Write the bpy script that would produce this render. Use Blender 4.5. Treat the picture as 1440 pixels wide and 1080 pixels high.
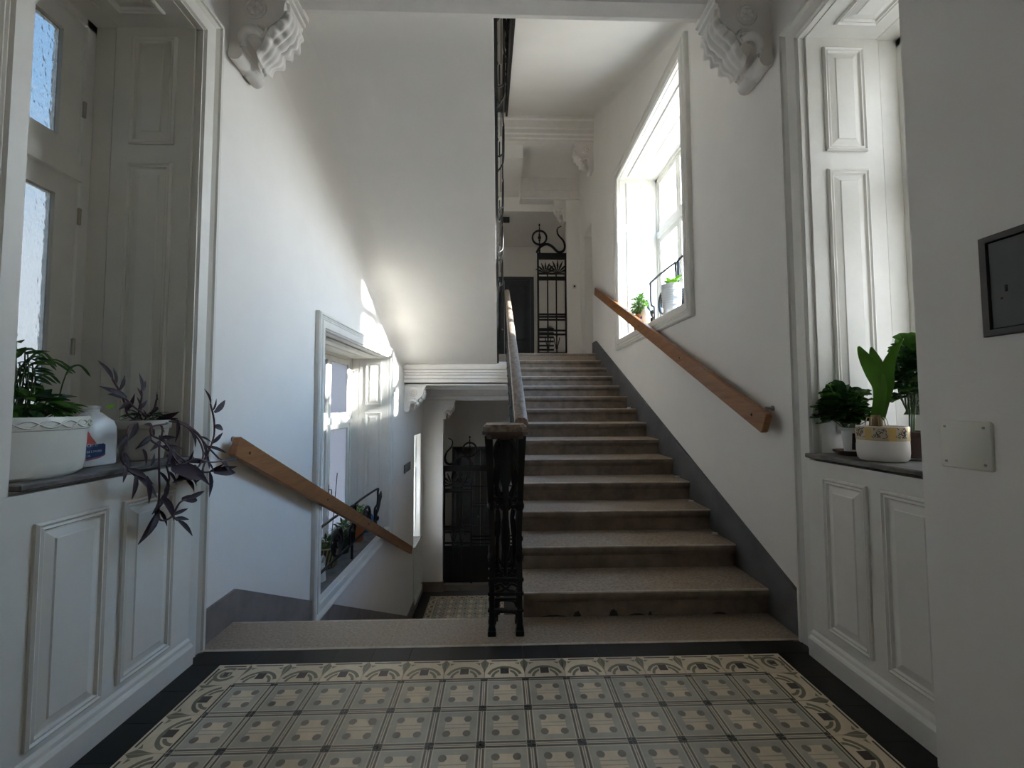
import bpy, bmesh, math, random
from mathutils import Vector, Matrix
random.seed(7)
R = math.radians
for o in list(bpy.data.objects): bpy.data.objects.remove(o)
scene = bpy.context.scene
COL = scene.collection

# ---------------------------------------------------------------- camera
CAM = Vector((-0.0221, -2.029, 1.2602)); FPX = 597.43
PITCH, YAW, ROLL = 0.05058, 0.02961, -0.00328
_f = Vector((math.sin(YAW)*math.cos(PITCH), math.cos(YAW)*math.cos(PITCH), math.sin(PITCH)))
_r0 = Vector((math.cos(YAW), -math.sin(YAW), 0)); _u0 = _r0.cross(_f)
_r = math.cos(ROLL)*_r0 + math.sin(ROLL)*_u0; _u = -math.sin(ROLL)*_r0 + math.cos(ROLL)*_u0
cd = bpy.data.cameras.new('camera'); cam = bpy.data.objects.new('camera', cd); COL.objects.link(cam)
cd.sensor_width = 36; cd.lens = FPX/1440*36; cd.clip_start = .05; cd.clip_end = 200
m = Matrix.Identity(4)
for i in range(3):
    m[i][0] = _r[i]; m[i][1] = _u[i]; m[i][2] = -_f[i]; m[i][3] = CAM[i]
cam.matrix_world = m
scene.camera = cam
def px(u, v, x=None, y=None, z=None):
    """pixel -> point on the plane x=, y= or z="""
    d = _r*((u-720)/FPX) + _u*((540-v)/FPX) + _f
    if x is not None: t = (x-CAM.x)/d.x
    elif y is not None: t = (y-CAM.y)/d.y
    else: t = (z-CAM.z)/d.z
    return CAM + d*t

# ---------------------------------------------------------------- sky, sun, exposure
world = bpy.data.worlds.new('world'); scene.world = world; world.use_nodes = True
nt = world.node_tree; nt.nodes.clear()
wo = nt.nodes.new('ShaderNodeOutputWorld'); bg = nt.nodes.new('ShaderNodeBackground')
geo = nt.nodes.new('ShaderNodeTexCoord'); sep = nt.nodes.new('ShaderNodeSeparateXYZ'); mr = nt.nodes.new('ShaderNodeMapRange')
mr.inputs['From Min'].default_value = -1; ramp = nt.nodes.new('ShaderNodeValToRGB'); cr_ = ramp.color_ramp
for k, (pos, c) in enumerate(((.44, (.30, .29, .27)), (.50, (.72, .72, .70)), (.56, (.92, .945, 1.0)), (.63, (.86, .92, 1.0)), (.73, (.36, .64, 1.0)), (1.0, (.14, .38, .95)))):
    e = cr_.elements[k] if k < 2 else cr_.elements.new(pos)
    e.position = pos; e.color = (*c, 1)
nt.links.new(geo.outputs['Generated'], sep.inputs[0]); nt.links.new(sep.outputs['Z'], mr.inputs[0]); nt.links.new(mr.outputs[0], ramp.inputs[0])
nt.links.new(ramp.outputs[0], bg.inputs[0]); nt.links.new(bg.outputs[0], wo.inputs[0])
SKY = 6.0
bg.inputs[1].default_value = SKY
sl = bpy.data.lights.new('sun', 'SUN'); sun = bpy.data.objects.new('sun', sl); COL.objects.link(sun)
sl.energy = 10.5; sl.angle = R(2.5); sl.color = (1.0, .975, .94)
sun.rotation_euler = Vector((-1, .31, -.31)).to_track_quat('-Z', 'Y').to_euler()
sun.location = (12, -3, 8)
scene.view_settings.view_transform = 'Standard'; scene.view_settings.look = 'None'
scene.view_settings.gamma = 1; scene.view_settings.use_curve_mapping = False
scene.view_settings.exposure = 2.30
try:
    scene.cycles.use_denoising = True
    scene.cycles.max_bounces = 14; scene.cycles.diffuse_bounces = 8; scene.cycles.transparent_max_bounces = 12
    scene.cycles.caustics_refractive = False; scene.cycles.caustics_reflective = False
except Exception: pass

# ---------------------------------------------------------------- materials
MATS = {}
def mat(name, col, rough=.6, metal=0.0, noise=0.0, nscale=8.0, bump=0.0, bscale=60.0, col2=None, rnd=0.0, trans=0.0, spec=.5, coord='Object', stretch=None, coat=0):
    if name in MATS: return MATS[name]
    mt = bpy.data.materials.new(name); mt.use_nodes = True; n = mt.node_tree; L = n.links
    b = n.nodes['Principled BSDF']; b.inputs['Roughness'].default_value = rough; b.inputs['Metallic'].default_value = metal
    b.inputs['Base Color'].default_value = (*col, 1); b.inputs['Specular IOR Level'].default_value = spec
    b.inputs['Transmission Weight'].default_value = trans; b.inputs['Coat Weight'].default_value = coat
    tc = n.nodes.new('ShaderNodeTexCoord'); vec = tc.outputs[coord]
    if stretch:
        mp = n.nodes.new('ShaderNodeMapping'); mp.inputs['Scale'].default_value = stretch; L.new(vec, mp.inputs[0]); vec = mp.outputs[0]
    src = None
    if noise or col2:
        nz = n.nodes.new('ShaderNodeTexNoise'); nz.inputs['Scale'].default_value = nscale; nz.inputs['Detail'].default_value = 6
        nz.inputs['Roughness'].default_value = .65
        L.new(vec, nz.inputs['Vector'])
        rp = n.nodes.new('ShaderNodeValToRGB')
        c2 = col2 or tuple(c*(1-noise) for c in col)
        rp.color_ramp.elements[0].color = (*c2, 1); rp.color_ramp.elements[0].position = .35
        rp.color_ramp.elements[1].color = (*col, 1); rp.color_ramp.elements[1].position = .62
        L.new(nz.outputs[0], rp.inputs[0]); src = rp.outputs[0]
    if rnd:
        oi = n.nodes.new('ShaderNodeObjectInfo'); hs = n.nodes.new('ShaderNodeHueSaturation')
        mr = n.nodes.new('ShaderNodeMapRange'); mr.inputs['To Min'].default_value = 1-rnd; mr.inputs['To Max'].default_value = 1+rnd
        L.new(oi.outputs['Random'], mr.inputs[0]); L.new(mr.outputs[0], hs.inputs['Value'])
        if src: L.new(src, hs.inputs['Color'])
        else: hs.inputs['Color'].default_value = (*col, 1)
        src = hs.outputs[0]
    if src: L.new(src, b.inputs['Base Color'])
    if bump:
        n2 = n.nodes.new('ShaderNodeTexNoise'); n2.inputs['Scale'].default_value = bscale; n2.inputs['Detail'].default_value = 4
        L.new(vec, n2.inputs['Vector'])
        bp = n.nodes.new('ShaderNodeBump'); bp.inputs['Strength'].default_value = bump; bp.inputs['Distance'].default_value = .004
        L.new(n2.outputs[0], bp.inputs['Height']); L.new(bp.outputs[0], b.inputs['Normal'])
    MATS[name] = mt; return mt
def pane_mat(name, tint, diffuse=.6, scale=60.0, stren=.6, seethrough=None, dtint=None, ior=1.25):
    """frosted glass: diffusing (translucent) part plus a rippled refracting part; seethrough makes it clear glass"""
    mt = bpy.data.materials.new(name); mt.use_nodes = True; n = mt.node_tree; L = n.links; n.nodes.clear()
    out = n.nodes.new('ShaderNodeOutputMaterial'); mx = n.nodes.new('ShaderNodeMixShader')
    mg = n.nodes.new('ShaderNodeMixShader'); gl = n.nodes.new('ShaderNodeBsdfGlossy'); gl.inputs['Roughness'].default_value = .15
    tr = n.nodes.new('ShaderNodeBsdfTransparent' if seethrough else 'ShaderNodeBsdfTranslucent'); rf = n.nodes.new('ShaderNodeBsdfRefraction')
    tr.inputs[0].default_value = (*(dtint or tint), 1); rf.inputs[0].default_value = (*tint, 1)
    rf.inputs['Roughness'].default_value = .12; rf.inputs['IOR'].default_value = ior
    tc = n.nodes.new('ShaderNodeTexCoord'); nz = n.nodes.new('ShaderNodeTexNoise'); nz.inputs['Scale'].default_value = scale
    nz.inputs['Detail'].default_value = 2
    mp = n.nodes.new('ShaderNodeMapping'); mp.inputs['Scale'].default_value = (1, 1, .6)
    L.new(tc.outputs['Object'], mp.inputs[0]); L.new(mp.outputs[0], nz.inputs['Vector'])
    bp = n.nodes.new('ShaderNodeBump'); bp.inputs['Strength'].default_value = stren; bp.inputs['Distance'].default_value = .02
    L.new(nz.outputs[0], bp.inputs['Height']); L.new(bp.outputs[0], rf.inputs['Normal']); L.new(bp.outputs[0], gl.inputs['Normal'])
    mx.inputs[0].default_value = diffuse
    L.new(rf.outputs[0], mx.inputs[1]); L.new(tr.outputs[0], mx.inputs[2])
    mg.inputs[0].default_value = .05
    L.new(mx.outputs[0], mg.inputs[1]); L.new(gl.outputs[0], mg.inputs[2]); L.new(mg.outputs[0], out.inputs[0])
    MATS[name] = mt; return mt

plaster = mat('plaster', (.80, .774, .738), .85, noise=.03, nscale=3, bump=.12, bscale=40)
stucco = mat('stucco', (.80, .768, .735), .75, noise=.06, nscale=9, bump=.1, bscale=70)
paint = mat('white_paint', (.765, .747, .70), .42, noise=.07, nscale=5, bump=.08, bscale=25)
paint_left = mat('darker_white_paint', (.71, .69, .635), .45, col2=(.67, .648, .59), nscale=4, bump=.06, bscale=25)  # slightly darker, yellower white for the left window niche and its apron
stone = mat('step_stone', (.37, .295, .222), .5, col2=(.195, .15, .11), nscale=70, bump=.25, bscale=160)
stone_edge = mat('pale_stone_edge', (.52, .45, .37), .6, col2=(.36, .295, .23), nscale=12)  # paler stone for the nosing edges and the slab's edge strips
riser_m = mat('shaded_riser_stone', (.27, .215, .17), .65, col2=(.165, .128, .10), nscale=9, bump=.2, bscale=60)  # darker than the treads: partly real stone tone, partly shade put into the colour
skirt_l = mat('brown_grey_skirting', (.215, .19, .175), .6, col2=(.16, .14, .13), nscale=6)
skirt_r = mat('slate_grey_skirting', (.125, .125, .13), .55, col2=(.09, .09, .095), nscale=5)
iron = mat('black_iron', (.008, .008, .009), .5, metal=0, spec=.35, bump=.1, bscale=80)
iron_old = mat('dark_gate_iron', (.012, .012, .013), .6, metal=0, spec=.25, noise=.3, nscale=10)
railwood = mat('handrail_pine', (.29, .122, .037), .4, col2=(.20, .074, .023), nscale=6, stretch=(6, .7, 6), coat=.2)
capwood = mat('worn_newel_wood', (.30, .235, .185), .45, col2=(.14, .095, .07), nscale=9, stretch=(4, 1, 4))
capdark = mat('dark_newel_wood', (.10, .06, .045), .5, noise=.3, nscale=20)
sillstone = mat('grey_sill_slab', (.17, .165, .155), .45, col2=(.065, .063, .06), nscale=9, bump=.15, bscale=40)
grout = mat('floor_grout', (.06, .055, .05), .9)
brass = mat('aged_metal', (.35, .32, .26), .4, metal=.9)
steel = mat('screw_steel', (.30, .30, .29), .4, metal=.9)
darkhole = mat('black_recess', (.004, .004, .004), .9)
frost = pane_mat('rippled_glass', (.19, .20, .205), .25, 45, .9, dtint=(.16, .155, .14), ior=1.1)
frost_r = pane_mat('grey_frosted_glass', (.42, .42, .41), .75, 55, .9)
frost_dim = pane_mat('dull_frosted_glass', (.19, .19, .195), .6, 80, .6)
frost_b = pane_mat('bright_frosted_glass', (.95, .92, .87), .8, 80, .6)
clear = pane_mat('clear_glass', (.93, .95, .95), .95, 30, .1, True)

# ---------------------------------------------------------------- mesh builder
class MB:
    def __init__(s): s.v = []; s.f = []; s.m = []; s.cur = 0
    def mat(s, i): s.cur = i; return s
    def face(s, pts):
        k = len(s.v); s.v += [tuple(p) for p in pts]; s.f.append(tuple(range(k, k+len(pts)))); s.m.append(s.cur)
    def add(s, verts, faces):
        k = len(s.v); s.v += [tuple(p) for p in verts]
        for f in faces: s.f.append(tuple(i+k for i in f)); s.m.append(s.cur)
        return s
    def box(s, x0, x1, y0, y1, z0, z1):
        x0, x1 = min(x0, x1), max(x0, x1); y0, y1 = min(y0, y1), max(y0, y1); z0, z1 = min(z0, z1), max(z0, z1)
        v = [(x, y, z) for x in (x0, x1) for y in (y0, y1) for z in (z0, z1)]
        return s.add(v, [(0, 1, 3, 2), (4, 6, 7, 5), (0, 4, 5, 1), (2, 3, 7, 6), (0, 2, 6, 4), (1, 5, 7, 3)])
    def bbox(s, x0, x1, y0, y1, z0, z1, b=.004):
        """box with chamfered edges"""
        bm = bmesh.new(); bmesh.ops.create_cube(bm, size=1)
        for v in bm.verts:
            v.co = Vector(((x0+x1)/2+v.co.x*(x1-x0), (y0+y1)/2+v.co.y*(y1-y0), (z0+z1)/2+v.co.z*(z1-z0)))
        bmesh.ops.bevel(bm, geom=list(bm.edges), offset=b, segments=1, affect='EDGES')
        bm.verts.index_update()
        s.add([v.co[:] for v in bm.verts], [tuple(v.index for v in f.verts) for f in bm.faces]); bm.free(); return s
    def prism(s, prof, fn, t0, t1):
        """closed profile polygon; fn(a,b,t) -> point; extruded t0..t1"""
        n = len(prof); v = [fn(a, b, t0) for a, b in prof]+[fn(a, b, t1) for a, b in prof]
        f = [(i, (i+1) % n, n+(i+1) % n, n+i) for i in range(n)]
        return s.add(v, f+[tuple(range(n)), tuple(range(2*n-1, n-1, -1))])
    def tube(s, pts, r, n=6, closed=False, flat=None):
        pts = [Vector(p) for p in pts]; K = len(pts); rs = r if isinstance(r, (list, tuple)) else [r]*K
        verts = []; prev = None
        for i, p in enumerate(pts):
            if closed: t = pts[(i+1) % K]-pts[i-1]
            else: t = pts[min(i+1, K-1)]-pts[max(i-1, 0)]
            if t.length < 1e-9: t = Vector((0, 0, 1))
            t.normalize()
            if prev is None:
                a = Vector((0, 0, 1)) if abs(t.z) < .9 else Vector((1, 0, 0))
                if flat is not None: a = Vector(flat)
                nn = (a-t*a.dot(t)).normalized()
            else:
                nn = prev-t*prev.dot(t)
                nn = nn.normalized() if nn.length > 1e-6 else t.orthogonal().normalized()
            prev = nn; bb = t.cross(nn)
            for j in range(n):
                an = 2*math.pi*(j+.5)/n
                verts.append(p+(nn*math.cos(an)+bb*math.sin(an))*rs[i])
        f = []
        for i in range(K if closed else K-1):
            for j in range(n):
                a, b = i*n+j, i*n+(j+1) % n; c, d = ((i+1) % K)*n+(j+1) % n, ((i+1) % K)*n+j
                f.append((a, b, c, d))
        if not closed: f += [tuple(range(n-1, -1, -1)), tuple(range((K-1)*n, K*n))]
        return s.add(verts, f)
    def lathe(s, prof, c, n=24, sx=1, sy=1, cap=True):
        """profile (r,z) turned about vertical axis at c"""
        v = []; K = len(prof)
        for r, z in prof:
            for j in range(n):
                a = 2*math.pi*j/n; v.append((c[0]+r*sx*math.cos(a), c[1]+r*sy*math.sin(a), c[2]+z))
        f = [(i*n+j, i*n+(j+1) % n, (i+1)*n+(j+1) % n, (i+1)*n+j) for i in range(K-1) for j in range(n)]
        if cap: f += [tuple(range(n-1, -1, -1)), tuple(range((K-1)*n, K*n))]
        return s.add(v, f)
    def rod(s, c, ax, r, h, n=12):
        c = Vector(c); ax = Vector(ax).normalized(); return s.tube([c-ax*h/2, c+ax*h/2], r, n)
    def ball(s, c, r, sx=1, sy=1, sz=1, n=10, k=6, M=None):
        v = []; f = []
        for i in range(k+1):
            th = math.pi*i/k
            for j in range(n):
                a = 2*math.pi*j/n
                p = Vector((r*sx*math.sin(th)*math.cos(a), r*sy*math.sin(th)*math.sin(a), r*sz*math.cos(th)))
                if M: p = M@p
                v.append(Vector(c)+p)
        f = [(i*n+j, i*n+(j+1) % n, (i+1)*n+(j+1) % n, (i+1)*n+j) for i in range(k) for j in range(n)]
        return s.add(v, f)
    def rings(s, o, U, V, N, w, h, prof, cap=True, nobottom=False):
        """mitred rectangular moulding: prof = [(inset, height)...] from the outside in"""
        o, U, V, N = Vector(o), Vector(U), Vector(V), Vector(N); v = []
        for i_, hh in prof:
            b = 0 if nobottom else i_
            for a, c in ((i_, b), (w-i_, b), (w-i_, h-i_), (i_, h-i_)): v.append(o+U*a+V*c+N*hh)
        f = []
        for k in range(len(prof)-1):
            for j in range(4):
                if nobottom and j == 0: continue
                f.append((k*4+j, k*4+(j+1) % 4, (k+1)*4+(j+1) % 4, (k+1)*4+j))
        if cap: K = (len(prof)-1)*4; f.append((K, K+1, K+2, K+3))
        return s.add(v, f)
    def build(s, name, mats, parent=None, smooth=None, keep=False, recalc=True):
        off = woff(parent) if parent else None
        if off is None:
            if keep: off = Vector((0, 0, 0))
            else:
                xs, ys, zs = zip(*s.v); off = Vector(((min(xs)+max(xs))/2, (min(ys)+max(ys))/2, min(zs)))
        me = bpy.data.meshes.new(name); me.from_pydata([Vector(p)-off for p in s.v], [], s.f)
        for mm in (mats if isinstance(mats, (list, tuple)) else [mats]): me.materials.append(mm)
        for p, i in zip(me.polygons, s.m): p.material_index = i
        bm = bmesh.new(); bm.from_mesh(me); bmesh.ops.remove_doubles(bm, verts=bm.verts, dist=1e-6)
        if recalc: bmesh.ops.recalc_face_normals(bm, faces=bm.faces)
        bm.to_mesh(me); bm.free()
        if smooth:
            for p in me.polygons: p.use_smooth = True
            me.set_sharp_from_angle(angle=R(smooth))
        o = bpy.data.objects.new(name, me); COL.objects.link(o)
        if parent: o.parent = parent
        else: o.location = off
        return o
def woff(o):
    t = Vector((0, 0, 0))
    while o: t = t+o.location; o = o.parent
    return t
def empty(name, loc, parent=None):
    o = bpy.data.objects.new(name, None); COL.objects.link(o); o.empty_display_size = .1
    o.location = Vector(loc)-(woff(parent) if parent else Vector((0, 0, 0)))
    if parent: o.parent = parent
    return o
def tag(o, label=None, cat=None, group=None, kind=None):
    if label: o['label'] = label
    if cat: o['category'] = cat
    if group: o['group'] = group
    if kind: o['kind'] = kind
    return o
def place(name, me, parent, M):
    """instance sharing a mesh, placed by world matrix under parent"""
    o = bpy.data.objects.new(name, me); COL.objects.link(o)
    if parent:
        o.parent = parent; M = Matrix.Translation(-woff(parent))@M
    o.matrix_local = M; return o
def bare(mb, mats, smooth=None):
    o = mb.build('tmp', mats, keep=True, smooth=smooth); me = o.data; bpy.data.objects.remove(o); return me
def curve(pts, n=6, closed=False):
    """Catmull-Rom through pts"""
    P = [Vector(p) for p in pts]; out = []; K = len(P)
    for i in range(K if closed else K-1):
        if closed: a, b, c, d = P[i-1], P[i], P[(i+1) % K], P[(i+2) % K]
        else: a, b, c, d = P[max(i-1, 0)], P[i], P[i+1], P[min(i+2, K-1)]
        for j in range(n):
            t = j/n
            out.append(.5*((2*b)+(c-a)*t+(2*a-5*b+4*c-d)*t*t+(3*b-a-3*c+d)*t**3))
    if not closed: out.append(P[-1])
    return out

# ================================================================ SHELL
XL, XR = -1.60, 1.62
RISE, TREAD, Y1 = .1524, .3457, .5436          # flight up
DR, DT, YD = .15625, .305, .57                 # flight down
ZU, ZL = 14*RISE, -16*DR                       # half landings
def struct(o): o['kind'] = 'structure'; return o
def wall(name, x0, x1, y0, y1, z0, z1, holes, m=plaster):
    ys = sorted({y0, y1}|{h[0] for h in holes}|{h[1] for h in holes}); zs = sorted({z0, z1}|{h[2] for h in holes}|{h[3] for h in holes})
    b = MB()
    for i in range(len(ys)-1):
        for j in range(len(zs)-1):
            yc, zc = (ys[i]+ys[i+1])/2, (zs[j]+zs[j+1])/2
            if any(h[0] < yc < h[1] and h[2] < zc < h[3] for h in holes): continue
            b.box(x0, x1, ys[i], ys[i+1], zs[j], zs[j+1])
    return struct(b.build(name, m, recalc=False))
HL = (-.621, .16, 1.0, 3.25); HSL = (1.77, 4.07, -.45, 1.95); HLL = (5.92, 6.62, -1.34, .72)
HR = (-.62, .13, 1.0, 3.25); HSR = (1.59, 3.63, 2.13, 4.37); HNR = (5.32, 5.98, ZU, 4.51)
wall('wall_left', XL-.65, XL, -4, 8.6, -2.9, 7.4, [HL, HSL, HLL])
wall('wall_right', XR, XR+.65, -4, 8.6, -2.9, 7.4, [HR, HSR, HNR])
struct(MB().box(XR+.35, XR+.68, 5.2, 6.1, ZU-.1, 4.6).build('wall_niche_back', plaster))
struct(MB().box(1.50, XR+.05, -4, -.53, -.1, 4.3).build('wall_right_pier', plaster))
struct(MB().box(XL-.05, -1.545, -4, -.86, -.1, 4.3).build('wall_left_pier', plaster))
struct(MB().box(XL-.65, XR+.65, 8.6, 8.8, -2.9, 7.4).build('wall_back', plaster))
struct(MB().box(XL-.65, XR+.65, -4.2, -4, -2.9, 7.4).build('wall_behind', plaster))
struct(MB().box(XL-.65, XR+.65, -4.2, 8.8, 7.4, 7.6).build('ceiling', plaster))
struct(MB().box(XL-.65, XR+.65, -4.2, 8.8, -3.1, -2.9).build('floor_foundation', grout))
struct(MB().box(XL, XR, -4, .38, 4.1, 4.572).build('ceiling_landing', plaster))
# beam over the landing edge
xyz = lambda a, b, t: (t, a, b)
def beam(name, prof, x0, x1, m=stucco, sm=None): return struct(MB().prism(prof, xyz, x0, x1).build(name, m, smooth=sm))
beam('beam_landing', [(.34, 4.5), (.34, 3.84), (.36, 3.82), (.36, 3.78), (.40, 3.765), (.40, 3.74), (.43, 3.725), (.53, 3.725), (.53, 3.745), (.56, 3.755), (.57, 3.775), (.62, 3.785), (.62, 4.5)], XL, XR)
# flights above
struct(MB().prism([(.62, 3.80), (.958, 3.863), (4.62, 2.12), (4.85, 1.985), (5.05, 1.93), (5.05, 2.2), (.62, 4.60)], xyz, XL, -.06).build('ceiling_stair_soffit_left', plaster, smooth=50))
struct(MB().prism([(.60, 4.0), (.60, 4.235), (5.05, 6.25), (5.05, 6.75), (.60, 4.75)], xyz, .12, XR).build('ceiling_stair_soffit_right', plaster))
# cove between soffit and left wall
def cove(name, s, xw, x_in, line, r):
    b = MB(); n = 8
    rows = []
    for (y, z), r in zip(line, r if isinstance(r, list) else [r]*len(line)):
        row = []
        for i in range(n+1):
            a = math.pi/2*i/n
            row.append((xw+s*r*(1-math.sin(a)), y, z-r*.8*(1-math.cos(a))))
        rows.append(row)
    v = [p for row in rows for p in row]; f = []
    for k in range(len(rows)-1):
        for i in range(n): f.append((k*(n+1)+i, k*(n+1)+i+1, (k+1)*(n+1)+i+1, (k+1)*(n+1)+i))
    b.add(v, f)
    return struct(b.build(name, plaster, smooth=60))
cove('ceiling_cove_left', 1, XL, 0, [(.62, 3.80), (.958, 3.863), (4.62, 2.12), (4.85, 1.985), (5.03, 1.935)], [.24, .24, .22, .12, .04])
cove('ceiling_cove_right', -1, XR, 0, [(.62, 4.243), (5.05, 6.25)], .09)
# upper half landing, beams and foyer
beam('beam_half_landing', [(5.06, 1.60), (5.06, 1.64), (5.045, 1.65), (5.045, 1.70), (5.03, 1.715), (5.03, 1.76), (5.01, 1.775), (5.01, 1.80), (4.995, 1.815), (4.995, 1.85), (4.97, 1.865), (4.97, 1.93), (5.02, 1.99), (5.3, 1.99), (5.3, 1.60)], XL, .12)
struct(MB().box(XL, XR, 5.06, 8.6, 1.62, ZU-.02).build('floor_half_landing', [stone]))
struct(MB().box(XL, XR, 5.29, 6.84, 1.592, 1.63).build('ceiling_lower_landing', plaster))
struct(MB().box(-.06, XR, 5.04, 5.5, 1.7, ZU-.012).build('floor_half_landing_edge', [stone]))
beam('beam_upper', [(5.09, 5.83), (5.09, 5.87), (5.07, 5.88), (5.07, 5.93), (5.05, 5.95), (5.05, 6.02), (5.03, 6.04), (5.03, 6.16), (5.00, 6.18), (5.00, 6.27), (5.35, 6.4), (5.35, 5.83)], -.06, XR)
struct(MB().box(.40, XR, 5.35, 8.6, 5.90, 6.1).build('ceiling_upper', plaster))
struct(MB().box(XL, .40, 5.2, 8.6, 5.60, 6.1).build('ceiling_upper_low', plaster))
beam('beam_foyer', [(6.38, 5.45), (6.36, 5.47), (6.36, 5.62), (6.38, 5.64), (6.38, 5.95), (6.62, 5.95), (6.62, 5.45)], .40, XR)
struct(MB().box(XL, XR, 6.62, 8.6, 5.30, 5.62).build('ceiling_foyer', plaster))
struct(MB().box(1.345, XR+.02, 6.40, 6.56, ZU-.1, 5.46).build('wall_upper_pier', plaster))
# lower half landing
struct(MB().box(XL, XR, 5.10, 8.6, ZL-.25, ZL-.005).build('floor_lower_landing', grout))
low_floor = bpy.data.objects['floor_lower_landing']
struct(MB().box(XL, -1.19, 6.83, 6.96, ZL, 1.40).build('wall_lower_pier', plaster))
beam('beam_lower_foyer', [(6.82, 1.37), (6.80, 1.39), (6.80, 1.45), (6.83, 1.47), (6.83, 1.63), (7.0, 1.63), (7.0, 1.37)], XL, XR)
struct(MB().box(-1.19, 1.3, 6.86, 7.2, ZL-.02, ZL+.11).build('floor_lower_threshold', skirt_l))

# ---------------------------------------------------------------- steps
flight_up = struct(empty('staircase_up', (.87, .56, 0)))
def step_profile(y0, zt, zb, dep, s=1):
    return [(y0+s*.020, zb), (y0+s*.020, zt-.066), (y0+s*.013, zt-.060), (y0+s*.011, zt-.050), (y0+s*.003, zt-.046), (y0, zt-.040),
            (y0, zt-.010), (y0+s*.003, zt-.003), (y0+s*.010, zt), (y0+s*dep, zt), (y0+s*dep, zb)]
def step_mesh(b, y0, zt, zb, dep, x0, x1, s=1):
    P = step_profile(y0, zt, zb, dep, s); n = len(P)
    v = [(x0, a, c) for a, c in P]+[(x1, a, c) for a, c in P]; k = len(b.v); b.v += v
    mi = [1, 1, 1, 1, 1, 1, 2, 2, 0, 1, 1]  # nosing fronts take the dark riser colour, which stands in for their shade
    for i in range(n): b.f.append((k+i, k+(i+1) % n, k+n+(i+1) % n, k+n+i)); b.m.append(mi[i])
    b.f.append(tuple(k+i for i in range(n))); b.m.append(1); b.f.append(tuple(k+n+i for i in range(n-1, -1, -1))); b.m.append(1)
for k in range(1, 15):
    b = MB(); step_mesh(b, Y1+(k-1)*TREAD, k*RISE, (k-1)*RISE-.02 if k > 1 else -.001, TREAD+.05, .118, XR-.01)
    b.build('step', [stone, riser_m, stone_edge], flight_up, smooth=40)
chip_m = mat('chipped_stone', (.05, .042, .036), .8, noise=.3, nscale=30)
step1 = [c for c in flight_up.children][0]
for (cx, wd, ht) in ((.30, .16, .012), (.44, .05, .034), (.66, .055, .040), (.80, .10, .014), (.88, .02, .026), (1.30, .09, .012)):
    n_ = 9; pts = [(cx-wd/2, .001)]+[(cx-wd/2+wd*k/n_, .001+ht*math.sin(math.pi*k/n_)**.6*random.uniform(.8, 1.1)) for k in range(1, n_)]+[(cx+wd/2, .001)]
    b = MB(); b.add([(x, Y1+y, z) for y in (.0194, .021) for x, z in pts], [tuple(range(len(pts))), tuple(range(2*len(pts)-1, len(pts)-1, -1))]); b.build('chipped_patch', chip_m, step1, recalc=False)
MB().prism([(.75, 0), (5.05, 1.88), (5.3, 1.9), (5.3, 1.6), (5.05, 1.6), (.75, -.24)], xyz, .125, XR).build('flight_underside', plaster, flight_up)
flight_dn = struct(empty('staircase_down', (-.83, 2.8, ZL)))
for k in range(1, 16):
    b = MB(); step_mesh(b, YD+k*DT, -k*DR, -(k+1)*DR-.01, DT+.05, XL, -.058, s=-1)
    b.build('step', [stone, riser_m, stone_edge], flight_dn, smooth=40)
b = MB(); b.box(XL, -.06, .30, .50, -.6, -.04); b.prism([(.50, -.1), (5.1, -2.46), (5.1, -2.66), (.50, -.5)], xyz, XL, -.06)
b.build('flight_underside', plaster, flight_dn)
# slab at the head of the stairs
b = MB()
b.prism([(.285, -.05), (.285, 0), (.556, 0), (.566, -.004), (.57, -.012), (.57, -.036), (.548, -.05)], xyz, XL, -.058)
b.prism([(.285, -.05), (.285, 0), (.60, 0), (.60, -.05)], xyz, -.058, XR-.001)
b.mat(1); b.box(XL, XR-.001, .268, .2855, -.05, .0015); b.box(XL, -.06, .5565, .5695, -.03, .0008)
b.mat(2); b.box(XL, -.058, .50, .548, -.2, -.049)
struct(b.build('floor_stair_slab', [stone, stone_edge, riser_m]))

# ---------------------------------------------------------------- skirting
yz = lambda a, b, t: (t, a, b)
struct(MB().prism([(.285, -.02), (.285, .222), (.30, .235), (5.05, 2.345), (5.30, 2.345), (5.30, 2.10), (5.04, 1.9), (.60, -.02)], yz, XR-.022, XR+.01).build('baseboard_right', skirt_r))
struct(MB().prism([(.285, 0), (.285, .173), (.60, .178), (5.22, -2.20), (5.40, -2.30), (6.83, -2.30), (6.83, ZL-.1), (5.1, ZL-.1), (.60, -.2), (.57, 0)], yz, XL-.01, XL+.018).build('baseboard_left', skirt_l))
struct(MB().box(XL, -1.17, 6.812, 6.84, ZL-.01, ZL+.19).box(-1.192, -1.172, 6.82, 6.95, ZL-.01, ZL+.19).build('baseboard_pier', skirt_l))

# ================================================================ FLOOR TILES
T = .19; G = .0011
tile_m = [mat('tile_grey_green', (.43, .40, .325), .38, rnd=.13, noise=.18, nscale=12),
          mat('tile_cream', (.70, .59, .43), .4, rnd=.12, noise=.15, nscale=14),
          mat('tile_dark', (.018, .017, .015), .4, rnd=.1, noise=.2),
          mat('tile_stripe', (.105, .105, .085), .38, rnd=.12, noise=.2, nscale=10),
          mat('tile_dot', (.20, .175, .14), .4, rnd=.14, noise=.2, nscale=10),
          mat('tile_olive', (.175, .16, .10), .38, rnd=.14, noise=.2, nscale=10),
          mat('tile_maroon', (.045, .028, .022), .4, rnd=.1, noise=.2)]
def flat(b, pts, z): b.face([(x, y, z) for x, y in pts])
def rect(b, x0, x1, y0, y1, z): flat(b, [(x0, y0), (x1, y0), (x1, y1), (x0, y1)], z)
def disc(b, cx, cy, r, z, n=14): flat(b, [(cx+r*math.cos(2*math.pi*i/n), cy+r*math.sin(2*math.pi*i/n)) for i in range(n)], z)
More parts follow.
